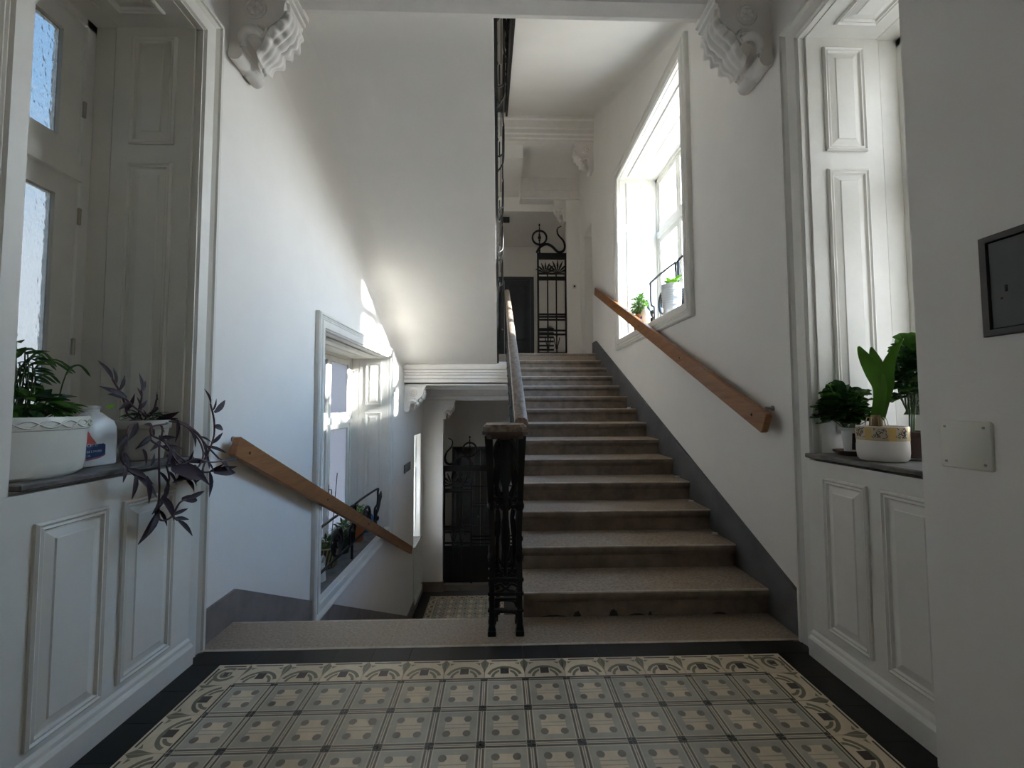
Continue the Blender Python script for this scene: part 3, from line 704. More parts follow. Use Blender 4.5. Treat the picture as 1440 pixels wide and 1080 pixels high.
# ================================================================ GATES
def gate(label, xs, y, z0, H, side, leaf, mirror=1, name='iron_gate'):
    """screen: fixed side panel xs[0]..xs[1] (outer, inner), leaf from xs[1] inward"""
    root = empty(name, (xs[1], y, z0)); tag(root, label, 'gate', 'wrought iron gates')
    xo, xi = xs[0], xs[1]; sg = 1 if xi > xo else -1; zt = z0+H; w = abs(xi-xo)
    X = lambda a: xo+sg*a*w
    b = MB()
    for a in (0.02, .98): b.box(X(a)-.018, X(a)+.018, y-.02, y+.02, z0, zt)
    b.build('side_stile', iron_old, root)
    b = MB(); 
    x_far = xs[2] if leaf else X(1)
    b.box(*sorted((xo, x_far)), y-.035, y+.035, zt-.11, zt-.02); b.box(*sorted((xo, x_far)), y-.05, y+.05, zt-.022, zt)
    b.build('top_rail', iron_old, root)
    for z in (zt-.41, zt-.49, zt-.53, zt-1.25, zt-1.30, zt-1.36, zt-1.58, zt-1.66): MB().box(*sorted((X(.02), X(.98))), y-.014, y+.014, z-.018, z+.018).build('cross_bar', iron_old, root)
    zk = zt-1.68 if side == 'kick' else z0+.22
    if side == 'kick': MB().box(*sorted((X(.02), X(.98))), y-.008, y+.008, z0+.02, zk).build('kick_plate', iron_old, root)
    else:
        MB().box(*sorted((X(.02), X(.98))), y-.008, y+.008, z0+.02, z0+.22).build('kick_plate', iron_old, root)
        for k in range(6): MB().box(*sorted((X(.45), X(.98))), y-.008, y+.008, z0+.25+k*.085, z0+.285+k*.085).build('slat', iron_old, root)
    for a in (.35, .65):
        b = MB(); b.tube([(X(a), y, z0+.1), (X(a), y, zt-.40)], .015, 5); b.ball((X(a), y, zk+.10), .03, 1, .8, 1.6); b.ball((X(a), y, zk+.35), .024, 1, .8, 2)
        b.tube(curve([(X(a-.10), y, zk+.30), (X(a-.06), y, zk+.18), (X(a), y, zk+.10), (X(a+.06), y, zk+.18), (X(a+.10), y, zk+.30)], 3), .010, 5)
        b.build('upright', iron_old, root, smooth=50)
    # fan motif
    for cx in (.30, .72):
        b = MB()
        for k in range(7):
            t = R(22+k*22.6); c = Vector((X(cx), y, zt-.40)); L_ = .27 if cx < .5 else .22
            dirv = Vector((math.cos(t), 0, math.sin(t))); L2 = min(L_, .27/max(.3, math.sin(t)))
            b.tube([c+dirv*.03, c+dirv*L2*.6, c+dirv*L2], [.006, .022, .006], 5)
        b.ball((X(cx), y, zt-.39), .03, 1, .6, .8); b.build('fan_ornament', iron_old, root, smooth=50)
    # post with ring and S scroll on the top rail
    xr = X(.92); zr = zt+.335; rr = .145
    b = MB(); b.tube([(xr+rr*math.cos(t), y, zr+rr*math.sin(t)) for t in [i*2*math.pi/24 for i in range(24)]], .020, 6, closed=True); b.build('ring', iron_old, root, smooth=50)
    b = MB(); b.tube([(xr, y, zt-.02), (xr, y, zt+.18), (xr, y, zr+.22)], [.022, .014, .012], 6); b.ball((xr, y, zr), .035, 1, .7, 1.3); b.ball((xr, y, zr+.06), .022); b.ball((xr, y, zr-.06), .022); b.ball((xr, y, zr+.26), .018, 1, 1, 1.8)
    b.build('finial', iron_old, root, smooth=50)
    S = [(.16, .58), (.30, .52), (.27, .40), (.10, .28), (.04, .16), (.10, .06), (.28, .04), (.48, .15), (.66, .20), (.82, .17), (.95, .10), (1.02, .02)]
    b = MB(); b.tube(curve([(X(a), y, zt+c) for a, c in S], 4), [.010+.016*min(1, i/20) for i in range(45)], 6); b.build('scroll', iron_old, root, smooth=50)
    if leaf:
        x1 = xs[2]; n = 4; mids = [xi+(x1-xi)*k/n for k in range(n+1)]
        for z in (zt-.42, zt-.78, zt-.83): MB().box(*sorted((xi, x1)), y-.010, y+.010, z-.010, z+.010).build('leaf_bar', iron_old, root)
        for k, x in enumerate(mids): MB().box(x-.012, x+.012, y-.012, y+.012, z0+.02, zt-.10).build('leaf_upright', iron_old, root)
        for z in (zt-1.45, zt-1.52, zt-1.60, zt-1.66): MB().box(*sorted((xi, x1)), y-.010, y+.010, z-.014, z+.014).build('leaf_bar', iron_old, root)
        MB().box(*sorted((xi, x1)), y-.008, y+.008, z0+.02, zt-1.66).build('leaf_kick_plate', iron_old, root)
    return root
gate('tall dark wrought iron gate at the foot of the descending stairs', (-1.185, -.60, 1.2), 6.95, ZL+.105, 2.40, 'kick', True)
gate('dark iron side screen with ring and scroll at the top of the rising stairs', (1.345, .755, 0), 6.48, ZU-.02, 2.24, 'slats', False, name='iron_screen')
# doors in the foyers
def foyer_door(n, label, x0, x1, y, z0, z1, m):
    r = struct(empty('door_%d' % n, ((x0+x1)/2, y, z0))); tag(r, label)
    MB().rings((x0-.09, y, z0), (1, 0, 0), (0, 0, 1), (0, -1, 0), x1-x0+.18, z1-z0+.09, [(0, 0), (0, .05), (.02, .06), (.06, .05), (.09, .04), (.09, -.02)], False, True).build('door_casing', m, r)
    k = 2; w = (x1-x0)/k
    for i in range(k):
        h = z1-z0
        board(r, 'door_leaf', (x0+i*w+.004, y-.012, z0), (1, 0, 0), (0, 0, 1), (0, -1, 0), w-.008, h, .04, [(.07, .12, w-.148, h*.22), (.07, h*.22+.22, w-.148, h*.78-.32)], m)
    MB().rod((x0+w-.05, y-.04, z0+1.05), (0, 1, 0), .008, .05).ball((x0+w-.05, y-.07, z0+1.05), .022).build('door_knob', brass, r, smooth=50)
door_blue = mat('dark_blue_door_paint', (.030, .036, .048), .45, noise=.2)
door_grey = mat('dark_grey_door_paint', (.13, .13, .135), .5, noise=.2)
foyer_door(1, 'dark blue panelled double door behind the upper iron screen', -.55, .76, 8.6, ZU-.02, 4.42, door_blue)
foyer_door(2, 'dark grey double door behind the lower iron gate', -1.10, .10, 8.6, ZL, .16, door_grey)

# ================================================================ WALL FITTINGS
def fitting(name, label, cat, loc): r = empty(name, loc); tag(r, label, cat); return r
box_m = mat('dark_green_grey_steel', (.035, .042, .038), .45, metal=.1, noise=.2, nscale=8)
box_f = mat('brown_grey_frame', (.050, .045, .038), .5, noise=.2)
mbx = fitting('meter_box_door', 'dark green-grey steel meter box door set in the white wall with a keyhole', 'access panel', (1.50, -.95, 1.455))
y0_, y1_, z0_, z1_ = -1.16, -.756, 1.467, 1.778
MB().rings((1.50, y0_, z0_), (0, 1, 0), (0, 0, 1), (-1, 0, 0), y1_-y0_, z1_-z0_, [(0, 0), (0, .012), (.003, .014), (.020, .014), (.022, .004), (.024, .0)], False).build('box_frame', box_f, mbx)
MB().bbox(1.492, 1.502, y0_+.022, y1_-.022, z0_+.022, z1_-.022, .003).build('box_door', box_m, mbx)
MB().box(1.4905, 1.493, -.823, -.817, 1.596, 1.616).build('keyhole', darkhole, mbx)
MB().rod((1.4915, -.808, 1.578), (1, 0, 0), .003, .002).build('rivet', darkhole, mbx)
cov = fitting('junction_box_cover', 'cream painted square junction box cover with four screws on the white wall', 'cover plate', (1.50, -.68, 1.05))
b = MB(); 
pr = []
for cx, cy, a in ((-.068, -.068, 180), (.068, -.068, 270), (.068, .068, 0), (-.068, .068, 90)):
    for k in range(5): t = R(a+k*22.5); pr.append((cx+.010*math.cos(t), cy+.010*math.sin(t)))
v = []
for x, g in ((1.501, 1), (1.494, 1), (1.491, .965)): v += [(x, -.681+a*g, 1.127+c*g) for a, c in pr]
n_ = len(pr); b.add(v, [(r_*n_+i, r_*n_+(i+1) % n_, (r_+1)*n_+(i+1) % n_, (r_+1)*n_+i) for r_ in (0, 1) for i in range(n_)]+[tuple(range(2*n_, 3*n_))])
b.build('plate', mat('cream_plastic', (.72, .70, .62), .5), cov, smooth=40)
for a in (-.058, .058):
    for c in (-.058, .058): MB().rod((1.4905, -.681+a, 1.127+c), (1, 0, 0), .004, .003, 8).build('screw', steel, cov)
plq = fitting('wall_plaque', 'small dark grey number plaque on the white wall beyond the lower window', 'plaque', (XL, 5.33, .14))
MB().bbox(XL-.001, XL+.010, 5.09, 5.58, .14, .28, .004).build('plate', mat('dark_plaque', (.03, .03, .032), .35), plq)
b = MB()
for k in range(4): MB().box(XL+.010, XL+.012, 5.17+k*.09, 5.21+k*.09, .18, .24).build('raised_mark', mat('plaque_mark', (.10, .10, .10), .4), plq)
sw = fitting('light_switch', 'small light switch with a dark button on the white pier by the iron screen', 'switch', (1.50, 6.40, 3.62))
b = MB().bbox(1.455, 1.535, 6.388, 6.401, 3.615, 3.70, .004); b.build('switch_plate', mat('switch_cream', (.62, .60, .55), .5), sw)
MB().rod((1.495, 6.386, 3.657), (0, 1, 0), .020, .008, 12).build('button', darkhole, sw)
em = fitting('ceiling_sign', 'small black box lamp hanging under the upper landing ceiling', 'lamp', (.10, 6.9, 5.30))
MB().bbox(.03, .20, 6.86, 6.92, 5.18, 5.29, .006).build('lamp_box', iron, em); MB().tube([(.11, 6.89, 5.28), (.11, 6.89, 5.305)], .012, 6).build('bracket', iron, em)

# ================================================================ PLANTS AND THINGS ON THE SILLS
def leaf_mesh(w, fold, bend, m, kind='lance', n=5):
    """unit-length leaf along +Y, normal +Z"""
    b = MB(); rows = []
    for i in range(n+1):
        t = i/n
        if kind == 'lance': ww = w*(math.sin(math.pi*min(1, t*.92+.08))**.8)*(1-.35*t)
        elif kind == 'strap': ww = w*(1 if t < .7 else math.sqrt(max(0, 1-((t-.7)/.3)**2)))*(.55+.45*min(1, t*2))
        else: ww = w*math.sqrt(max(.0, 1-(2*t-1)**2))
        if t in (0, 1): ww = max(ww, .012)
        z = -bend*t*t
        rows.append([(-ww, t, z+fold*ww), (0, t, z), (ww, t, z+fold*ww)])
    v = [p for r_ in rows for p in r_]; f = []
    for i in range(n):
        for j in (0, 1): f.append((i*3+j, i*3+j+1, (i+1)*3+j+1, (i+1)*3+j))
    b.add(v, f); return bare(b, m, 60)
def round_leaf(m, lobes=7):
    b = MB(); v = [(0, 0, 0)]; n = lobes*4
    for ring, rr in ((.5, .5), (1, 1)):
        for i in range(n):
            a = 2*math.pi*i/n; k = rr*(1+.10*math.cos(lobes*a)*(ring == 1))*(.62 if ring == 1 and abs(a-math.pi*1.5) < .2 else 1)*.5
            v.append((k*math.cos(a), .5+k*math.sin(a), .16*rr*rr-.05*math.cos(lobes*a)*(ring == 1)))
    f = [(0, 1+i, 1+(i+1) % n) for i in range(n)]+[(1+i, 1+n+i, 1+n+(i+1) % n, 1+(i+1) % n) for i in range(n)]
    b.add(v, f); return bare(b, m, 60)
def orient(p, d, nrm, sc):
    y = Vector(d).normalized(); z = Vector(nrm); z = (z-y*z.dot(y)); z = z.normalized() if z.length > 1e-4 else y.orthogonal().normalized(); x = y.cross(z)
    M = Matrix.Identity(4)
    for i in range(3): M[i][0] = x[i]*sc; M[i][1] = y[i]*sc; M[i][2] = z[i]*sc; M[i][3] = Vector(p)[i]
    return M
def leafm(name, c, rough=.4, tl=.3):
    m_ = mat(name, c, rough, rnd=.25, noise=.25, nscale=6, spec=.3)
    n = m_.node_tree; p = n.nodes['Principled BSDF']; out = n.nodes['Material Output']; tl_ = n.nodes.new('ShaderNodeBsdfTranslucent'); mx = n.nodes.new('ShaderNodeMixShader')
    tl_.inputs[0].default_value = (c[0]*1.6, c[1]*1.5, c[2], 1); mx.inputs[0].default_value = tl
    n.links.new(p.outputs[0], mx.inputs[1]); n.links.new(tl_.outputs[0], mx.inputs[2]); n.links.new(mx.outputs[0], out.inputs[0])
    return m_
lf_green = leafm('leaf_green', (.055, .14, .028)); lf_dark = leafm('leaf_dark_green', (.022, .070, .022)); lf_lime = leafm('leaf_lime', (.16, .33, .03)); lf_purple = leafm('leaf_purple', (.030, .016, .026), .55, .15)
lf_amar = leafm('leaf_amaryllis', (.11, .26, .035), .4); lf_bright = leafm('leaf_bright_green', (.09, .24, .03))
soil = mat('potting_soil', (.035, .022, .014), .95, noise=.4, nscale=60, bump=.5, bscale=90)
terra = mat('terracotta', (.30, .11, .05), .75, noise=.25, nscale=15)
potwhite = mat('cream_glazed_plastic', (.66, .65, .58), .35, noise=.05)
potbeige = mat('beige_pot', (.50, .47, .40), .5, noise=.08)
stem_m = mat('plant_stem', (.07, .12, .035), .5); stem_p = mat('purple_stem', (.09, .04, .05), .5)
L_green = leaf_mesh(.22, .25, .18, lf_green); L_dark = leaf_mesh(.26, .2, .2, lf_dark); L_lime = leaf_mesh(.24, .2, .2, lf_lime); L_purp = leaf_mesh(.15, .5, .12, lf_purple)
L_grass = leaf_mesh(.05, .3, .35, lf_green); L_ger = round_leaf(lf_dark); L_ger2 = round_leaf(lf_green); L_br = leaf_mesh(.24, .2, .15, lf_bright)
def plant(name, label, loc, cat='potted plant'):
    r = empty(name, loc); tag(r, label, cat); return r
def bush(root, c, rad, n, meshes, size, stem=stem_m, base=None, up=.35):
    c = Vector(c); base = Vector(base) if base else c-Vector((0, 0, rad[2]))
    for i in range(n):
        th = random.uniform(0, 2*math.pi); ph = math.acos(random.uniform(-.55, 1)); k = random.uniform(.55, 1)
        q = Vector((math.sin(ph)*math.cos(th), math.sin(ph)*math.sin(th), math.cos(ph)))
        p = c+Vector((q.x*rad[0], q.y*rad[1], q.z*rad[2]))*k
        d = Vector((q.x, q.y, q.z*.5-.1+random.uniform(-.3, .3))); nn = Vector((q.x*.6, q.y*.6, 1))+Vector((random.uniform(-.4, .4), random.uniform(-.4, .4), 0))
        s = size*random.uniform(.7, 1.15)
        place('leaf', random.choice(meshes), root, orient(p-d.normalized()*s*.5, d, nn, s))
        if i % 3 == 0:
            mid = (base+p)/2+Vector((q.x*.01, q.y*.01, .01)); MB().tube(curve([base+Vector((random.uniform(-.3, .3)*rad[0], random.uniform(-.3, .3)*rad[1], 0)), mid, p-d.normalized()*s*.4], 2), .0022, 4).build('stem', stem, root)
def pot(root, c, r0, r1, h, m, rim=.012, sx=1, sy=1, n=24):
    """tapered pot, base radius r0, top radius r1, with rim, hollow top and soil"""
    prof = [(r0*.9, 0), (r0, .006), (r1-.004, h-rim*2), (r1+.004, h-rim*2+.002), (r1+.006, h-.004), (r1+.003, h), (r1-.006, h), (r1-.010, h-.025)]
    MB().lathe(prof, c, n, sx, sy).build('pot', m, root, smooth=40)
    MB().lathe([(r1-.012, h-.024), ((r1-.012)*.5, h-.012), (.005, h-.010)], c, n, sx, sy).build('soil', soil, root, smooth=60)
ZS = 1.0125
# --- long cream planter
pc = Vector((-1.70, -.475, ZS))
p1 = plant('planter', 'long cream oval planter with embossed wavy rim full of green leafy plants', pc)
sx, sy = .62, 1.0
prof = [(.165, 0), (.185, .012), (.192, .05), (.197, .165), (.204, .168), (.207, .208), (.203, .213), (.196, .213), (.19, .185)]
MB().lathe(prof, pc, 40, sx, sy).build('pot', potwhite, p1, smooth=40)
for ph in (0, math.pi):
    b = MB(); b.tube([(pc.x+.2075*sx*math.cos(t), pc.y+.2075*sy*math.sin(t), pc.z+.188+.012*math.sin(t*10+ph)) for t in [i*2*math.pi/120 for i in range(120)]], .0035, 5, closed=True)
    b.build('rim_relief', potwhite, p1, smooth=60)
MB().lathe([(.19, .186), (.1, .19), (.005, .19)], pc, 30, sx, sy).build('soil', soil, p1)
L_wide = leaf_mesh(.36, .2, .2, lf_green); L_wide2 = leaf_mesh(.36, .2, .2, lf_dark)
bush(p1, pc+Vector((.0, .0, .245)), (.11, .19, .07), 130, [L_wide, L_wide2, L_br], .06, base=pc+Vector((0, 0, .19)))
bush(p1, pc+Vector((-.01, -.04, .36)), (.07, .10, .14), 80, [L_wide2, L_wide, L_green], .052, base=pc+Vector((0, -.03, .19)))
for k in range(8):
    a = random.uniform(-1, 1); st = pc+Vector((random.uniform(-.05, .05), .02+a*.1, .2)); hh = random.uniform(.16, .27); out = random.uniform(.05, .14)
    pts = curve([st, st+Vector((.01, out*.35, hh*.8)), st+Vector((.02, out*.9, hh)), st+Vector((.025, out*1.5, hh*.80))], 4)
    MB().tube(pts, [.002]*5+[.004]*5+[.005, .004, .001], 4).build('blade', lf_green, p1, smooth=60)
# --- plastic jug
jc = Vector((-1.755, -.165, ZS))
jug = plant('plastic_jug', 'translucent white plastic jug with a blue and red label between the two left planters', jc, 'jug')
jugm = mat('milky_plastic', (.70, .71, .70), .35); jw, jd = .078, .058
rows = [(0, .92), (.004, 1), (.13, 1), (.16, .97), (.185, .87), (.205, .70), (.220, .48), (.226, .34), (.236, .34), (.238, .40), (.252, .40), (.254, .1)]
b = MB(); v = []; n_ = 20
for z, k in rows:
    for i in range(n_):
        a = 2*math.pi*i/n_; e = .45 if k > .7 else .9
        cx = math.copysign(abs(math.cos(a))**e, math.cos(a)); cy = math.copysign(abs(math.sin(a))**e, math.sin(a))
        v.append((jc.x+jd*k*cx, jc.y+jw*k*cy, jc.z+z))
b.add(v, [(i*n_+j, i*n_+(j+1) % n_, (i+1)*n_+(j+1) % n_, (i+1)*n_+j) for i in range(len(rows)-1) for j in range(n_)]+[tuple(range(n_-1, -1, -1)), tuple(range((len(rows)-1)*n_, len(rows)*n_))])
b.build('jug_body', jugm, jug, smooth=45)
b = MB(); b.tube(curve([(jc.x-.02, jc.y+.035, jc.z+.222), (jc.x-.045, jc.y+.055, jc.z+.205), (jc.x-.05, jc.y+.063, jc.z+.17), (jc.x-.045, jc.y+.058, jc.z+.13)], 4), .010, 8); b.build('jug_handle', jugm, jug, smooth=60)
# label on the face toward the room (+X)
xl = jc.x+jd+.0008
def card(nm, pts, m, parent, x): 
    b = MB(); b.face([(x, jc.y-.022+a*1.15, jc.z+c) for a, c in pts]); return b.build(nm, m, parent)
blue = mat('label_blue', (.012, .05, .16), .4); red = mat('label_red', (.55, .10, .09), .4); wht = mat('label_white', (.8, .8, .8), .5); drk = mat('label_dark', (.03, .015, .02), .5)
lab = card('label', [(-.052, .028), (.0, .034), (.022, .044), (.022, .088), (.014, .094), (-.052, .092)], blue, jug, xl)
card('label_stripe', [(-.052, .030), (.0, .036), (.022, .0465), (.022, .050), (.0, .0405), (-.052, .034)], red, lab, xl+.0004)
card('label_flame', [(-.052, .092), (-.012, .092), (-.022, .108), (-.035, .125), (-.045, .145), (-.052, .148)], red, lab, xl+.0004)
def text_mesh(name, body, size, loc, rot, m, parent):
    c = bpy.data.curves.new('t', 'FONT'); c.body = body; c.size = size; c.extrude = .0002
    o = bpy.data.objects.new('t', c); COL.objects.link(o); bpy.context.view_layer.update()
    me = bpy.data.meshes.new_from_object(o.evaluated_get(bpy.context.evaluated_depsgraph_get())); bpy.data.objects.remove(o)
    me.materials.clear(); me.materials.append(m)
    return place(name, me, parent, Matrix.Translation(loc)@rot)
rotx = Matrix.Rotation(R(90), 4, 'Z')@Matrix.Rotation(R(90), 4, 'X')
text_mesh('label_text', 'CETTI', .017, (xl+.0008, jc.y-.080, jc.z+.084), rotx, wht, lab)
text_mesh('label_text', 'CE E PANNI', .0125, (xl+.0008, jc.y-.080, jc.z+.060), rotx, wht, lab)
text_mesh('label_text', '1 2L', .010, (xl+.0008, jc.y-.080, jc.z+.044), rotx, wht, lab)
# --- beige pot with trailing purple plant
qc = Vector((-1.695, .025, ZS))
p2 = plant('trailing_plant', 'beige pot with a trailing purple plant spilling over the stone sill', qc)
pot(p2, qc, .078, .100, .185, potbeige, .02)
top = qc+Vector((0, 0, .18))
def strand(pix, xs, first=None, leaves=True, ls=.085, every=3):
    K = len(pix); P = [px(u, v, x=xs[0]+(xs[1]-xs[0])*i/(K-1)) for i, (u, v) in enumerate(pix)]
    if first is not None: P = [Vector(first)]+P
    C = curve(P, 4); MB().tube(C, .0042, 5).build('stem', stem_p, p2, smooth=60)
    if leaves:
        for i in range(2, len(C)-1, every):
            t = (C[i+1]-C[i-1]).normalized(); sd = 1 if (i//every) % 2 else -1
            side = t.cross(Vector((1, 0, 0))).normalized()*sd
            d = t*.75+side*.55+Vector((random.uniform(-.1, .4), 0, random.uniform(-.15, .1)))
            place('leaf', L_purp, p2, orient(C[i], d, Vector((1, 0, .4)), ls*random.uniform(.7, 1.1)))
    t = (C[-1]-C[-2]).normalized(); place('leaf', L_purp, p2, orient(C[-1], t, Vector((1, 0, .3)), ls*1.15))
def lf(u, v, u2, v2, x, k=1): 
    a, c = px(u, v, x=x), px(u2, v2, x=x+random.uniform(-.02, .03)); place('leaf', L_purp, p2, orient(a, c-a, Vector((1, 0, .3)), (c-a).length*k))
strand([(181, 585), (176, 568), (168, 550), (158, 533)], (-1.68, -1.66), top, every=4)
strand([(195, 580), (199, 560), (199, 548)], (-1.70, -1.70), top, every=3, ls=.07)
strand([(215, 580), (220, 562)], (-1.70, -1.72), top, every=3, ls=.07)
strand([(205, 585), (188, 572), (176, 560)], (-1.68, -1.62), top, every=4, ls=.075)
strand([(240, 590), (262, 597), (282, 614), (290, 640), (285, 660)], (-1.62, -1.46), top, every=5)
strand([(245, 592), (272, 605), (292, 628), (308, 645)], (-1.60, -1.44), top, every=5)
strand([(285, 650), (294, 634), (301, 612), (301, 590), (296, 568)], (-1.47, -1.42), None, every=4, ls=.075)
strand([(228, 600), (224, 628), (224, 664), (224, 698), (219, 722)], (-1.58, -1.47), top, every=5, ls=.09)
strand([(181, 600), (178, 626), (171, 645), (181, 660), (192, 670)], (-1.58, -1.48), top, every=4, ls=.10)
strand([(232, 620), (250, 640), (272, 656), (286, 664), (302, 662)], (-1.58, -1.44), top, every=4, ls=.085)
strand([(214, 600), (212, 618), (228, 628), (245, 640), (262, 660)], (-1.58, -1.48), top, every=5, ls=.085)
strand([(234, 655), (238, 674), (232, 694), (241, 722), (250, 732)], (-1.52, -1.46), None, every=6, ls=.09)
strand([(224, 705), (224, 730), (240, 728), (252, 708), (262, 702)], (-1.48, -1.44), None, every=7, ls=.08)
strand([(236, 595), (214, 600), (214, 612), (232, 622), (250, 650), (276, 668)], (-1.58, -1.44), top, every=6)
strand([(250, 594), (275, 612), (286, 636), (280, 655), (262, 668)], (-1.56, -1.44), top, every=5)
strand([(255, 655), (275, 645), (296, 650), (318, 647)], (-1.50, -1.42), None, every=5, ls=.07)
for q in ((300, 664, 336, 663), (301, 580, 320, 562), (300, 600, 318, 603), (168, 548, 178, 528), (178, 560, 144, 542), (234, 640, 252, 668), (240, 630, 236, 655), (200, 632, 209, 655), (212, 655, 219, 637), (180, 660, 212, 672), (205, 670, 214, 708), (190, 668, 189, 702), (250, 672, 290, 664), (262, 676, 278, 692), (255, 702, 283, 702), (226, 700, 252, 732), (222, 720, 200, 764), (294, 664, 298, 698), (232, 700, 238, 672), (248, 590, 250, 624), (240, 660, 300, 670)): lf(*q, random.uniform(-1.50, -1.42))
for k in range(3): place('leaf', L_lime, p2, orient(px(*((150, 574), (235, 573), (247, 562))[k], x=-1.74), Vector((0, .6, .25)), Vector((1, -.2, .7)), .05))
bush(p2, qc+Vector((-.0, .0, .20)), (.09, .09, .04), 36, [L_dark, L_purp], .05, base=qc+Vector((0, 0, .17)))

# --- right sill: geranium, amaryllis, tall geranium
gc = Vector((1.715, .015, ZS))
g1 = plant('potted_geranium', 'round dark green geranium in a white pot on a brown woven saucer', gc)
sauc = mat('brown_wicker', (.13, .065, .035), .7, noise=.4, nscale=60, bump=.5, bscale=120)
b = MB(); b.lathe([(.060, 0), (.066, .004), (.085, .020), (.088, .024), (.083, .024), (.062, .009)], gc, 24)
b.build('saucer', sauc, g1, smooth=40)
for k in range(3): MB().tube([(gc.x+(.070+.007*k)*math.cos(t), gc.y+(.070+.007*k)*math.sin(t), gc.z+.007+.006*k) for t in [i*2*math.pi/28 for i in range(28)]], .003, 5, closed=True).build('saucer_ring', sauc, g1)
pot(g1, gc+Vector((.005, 0, .009)), .044, .058, .125, mat('white_pot', (.74, .74, .72), .4), .008)
b = MB(); a_ = math.atan2(-1.9, -1.7)
for (t0, t1, z0, z1) in ((-.25, .05, .02, .10), (-.1, .25, .055, .085)):
    pts = []
    for t, z in ((a_+t0, z0), (a_+t1, z0), (a_+t1, z1), (a_+t0+.12, z1)): 
        r_ = .0455+.014*z/.125+.001; pts.append((gc.x+.005+r_*math.cos(t), gc.y+r_*math.sin(t), gc.z+.009+z))
    b.face(pts)
b.build('dark_print', mat('print_black', (.02, .02, .02), .5), g1)
bush(g1, gc+Vector((-.04, .0, .215)), (.115, .09, .125), 110, [L_ger, L_ger2, L_ger2], .078, base=gc+Vector((0, 0, .12)))
ac = Vector((1.660, -.20, ZS))
am = plant('potted_amaryllis', 'amaryllis with broad upright leaves in a white pot with a gold patterned band', ac)
gold = mat('gold_band', (.52, .36, .13), .3, metal=.7); white_p = mat('blush_white_ceramic', (.70, .66, .62), .35)
b = MB(); b.lathe([(.062, 0), (.080, .004), (.088, .016), (.0905, .04), (.0905, .150), (.0885, .153), (.085, .153), (.083, .13)], ac, 36); b.build('pot', white_p, am, smooth=40)
b = MB(); b.lathe([(.0912, .092), (.0914, .150)], ac, 36, cap=False); gb = b.build('gold_band', gold, am, smooth=40)
b = MB(); crk = mat('dark_crackle', (.03, .025, .02), .5); rng = random.Random(3)
def cyl(t, z, r_=.0917): return Vector((ac.x+r_*math.cos(t), ac.y+r_*math.sin(t), ac.z+z))
for sec in range(7):
    t0 = sec*2*math.pi/7
    b.mat(1); 
    for q in range(4): b.face([cyl(t0+q*.15, .094, .0916), cyl(t0+q*.15+.15, .094, .0916), cyl(t0+q*.15+.15, .148, .0918), cyl(t0+q*.15, .148, .0918)])
    b.mat(0)
    for q in range(26):
        t, z = t0+rng.uniform(.02, .55), rng.uniform(.098, .144); a2 = rng.uniform(0, math.pi); l_ = rng.uniform(.008, .016)
        e = (max(t0, min(t0+.6, t+l_/.0917*math.cos(a2))), max(.094, min(.148, z+l_*math.sin(a2))))
        b.tube([cyl(t, z), cyl(*e)], .0014, 4)
b.build('crackle_pattern', [crk, mat('gold_pale', (.50, .42, .30), .4, metal=.2)], gb)
MB().lathe([(.083, .135), (.05, .145), (.005, .148)], ac, 24).build('soil', mat('bark_soil', (.06, .028, .014), .95, noise=.5, nscale=70, bump=.6, bscale=90), am)
b = MB(); b.lathe([(.018, .13), (.026, .15), (.024, .175), (.018, .20)], ac+Vector((-.015, .01, 0)), 14); b.build('bulb', mat('bulb_skin', (.28, .20, .08), .6, noise=.3), am, smooth=60)
for k in range(9):
    t = k*.7; s_ = ac+Vector((-.015+.02*math.cos(t), .01+.02*math.sin(t), .185)); MB().tube(curve([s_, s_+Vector((.012*math.cos(t), .012*math.sin(t), .005)), s_+Vector((.02*math.cos(t), .02*math.sin(t), -.03))], 3), .0015, 4).build('root', mat('pale_root', (.45, .38, .22), .7), am)
def blade(pts, ws, th=.004):
    """strap leaf through pts, widths ws, facing the room"""
    C = curve(pts, 4); K = len(C); b = MB(); v = []
    for i, p in enumerate(C):
        t = (C[min(i+1, K-1)]-C[max(i-1, 0)]).normalized(); nrm = Vector((-.75, -.65, .1)); nrm = (nrm-t*nrm.dot(t)).normalized(); sd = t.cross(nrm)
        f_ = i/(K-1)*(len(ws)-1); j = min(int(f_), len(ws)-2); w = ws[j]+(ws[j+1]-ws[j])*(f_-j)
        v += [p-sd*w+nrm*w*.30, p-nrm*th*.5, p+sd*w+nrm*w*.30, p-nrm*th*1.5]
    f = []
    for i in range(K-1):
        for j in range(4): f.append((i*4+j, i*4+(j+1) % 4, (i+1)*4+(j+1) % 4, (i+1)*4+j))
    f += [(3, 2, 1, 0), (4*K-4, 4*K-3, 4*K-2, 4*K-1)]
    b.add(v, f); b.build('leaf', lf_amar, am, smooth=60)
base = ac+Vector((-.015, .01, .18))
blade([base, px(1238, 548, x=1.64), px(1226, 520, x=1.62), px(1212, 496, x=1.60), px(1207, 487, x=1.60)], [.020, .022, .030, .026, .012, .003])
blade([base, px(1240, 545, x=1.67), px(1236, 520, x=1.68), px(1228, 498, x=1.69), px(1225, 488, x=1.69)], [.016, .018, .024, .022, .012, .003])
blade([base+Vector((.01, -.01, 0)), px(1247, 550, x=1.66), px(1247, 525, x=1.65), px(1256, 498, x=1.64), px(1270, 477, x=1.63)], [.016, .018, .028, .024, .014, .002])
blade([base+Vector((.015, 0, 0)), px(1245, 548, x=1.69), px(1243, 525, x=1.69), px(1245, 508, x=1.69)], [.012, .014, .016, .004])
tc_ = Vector((1.875, -.13, ZS))
g2 = plant('potted_geranium', 'tall leafy geranium in a dark pot behind the amaryllis', tc_)
pot(g2, tc_, .062, .078, .125, mat('dark_brown_pot', (.05, .025, .02), .5), .012)
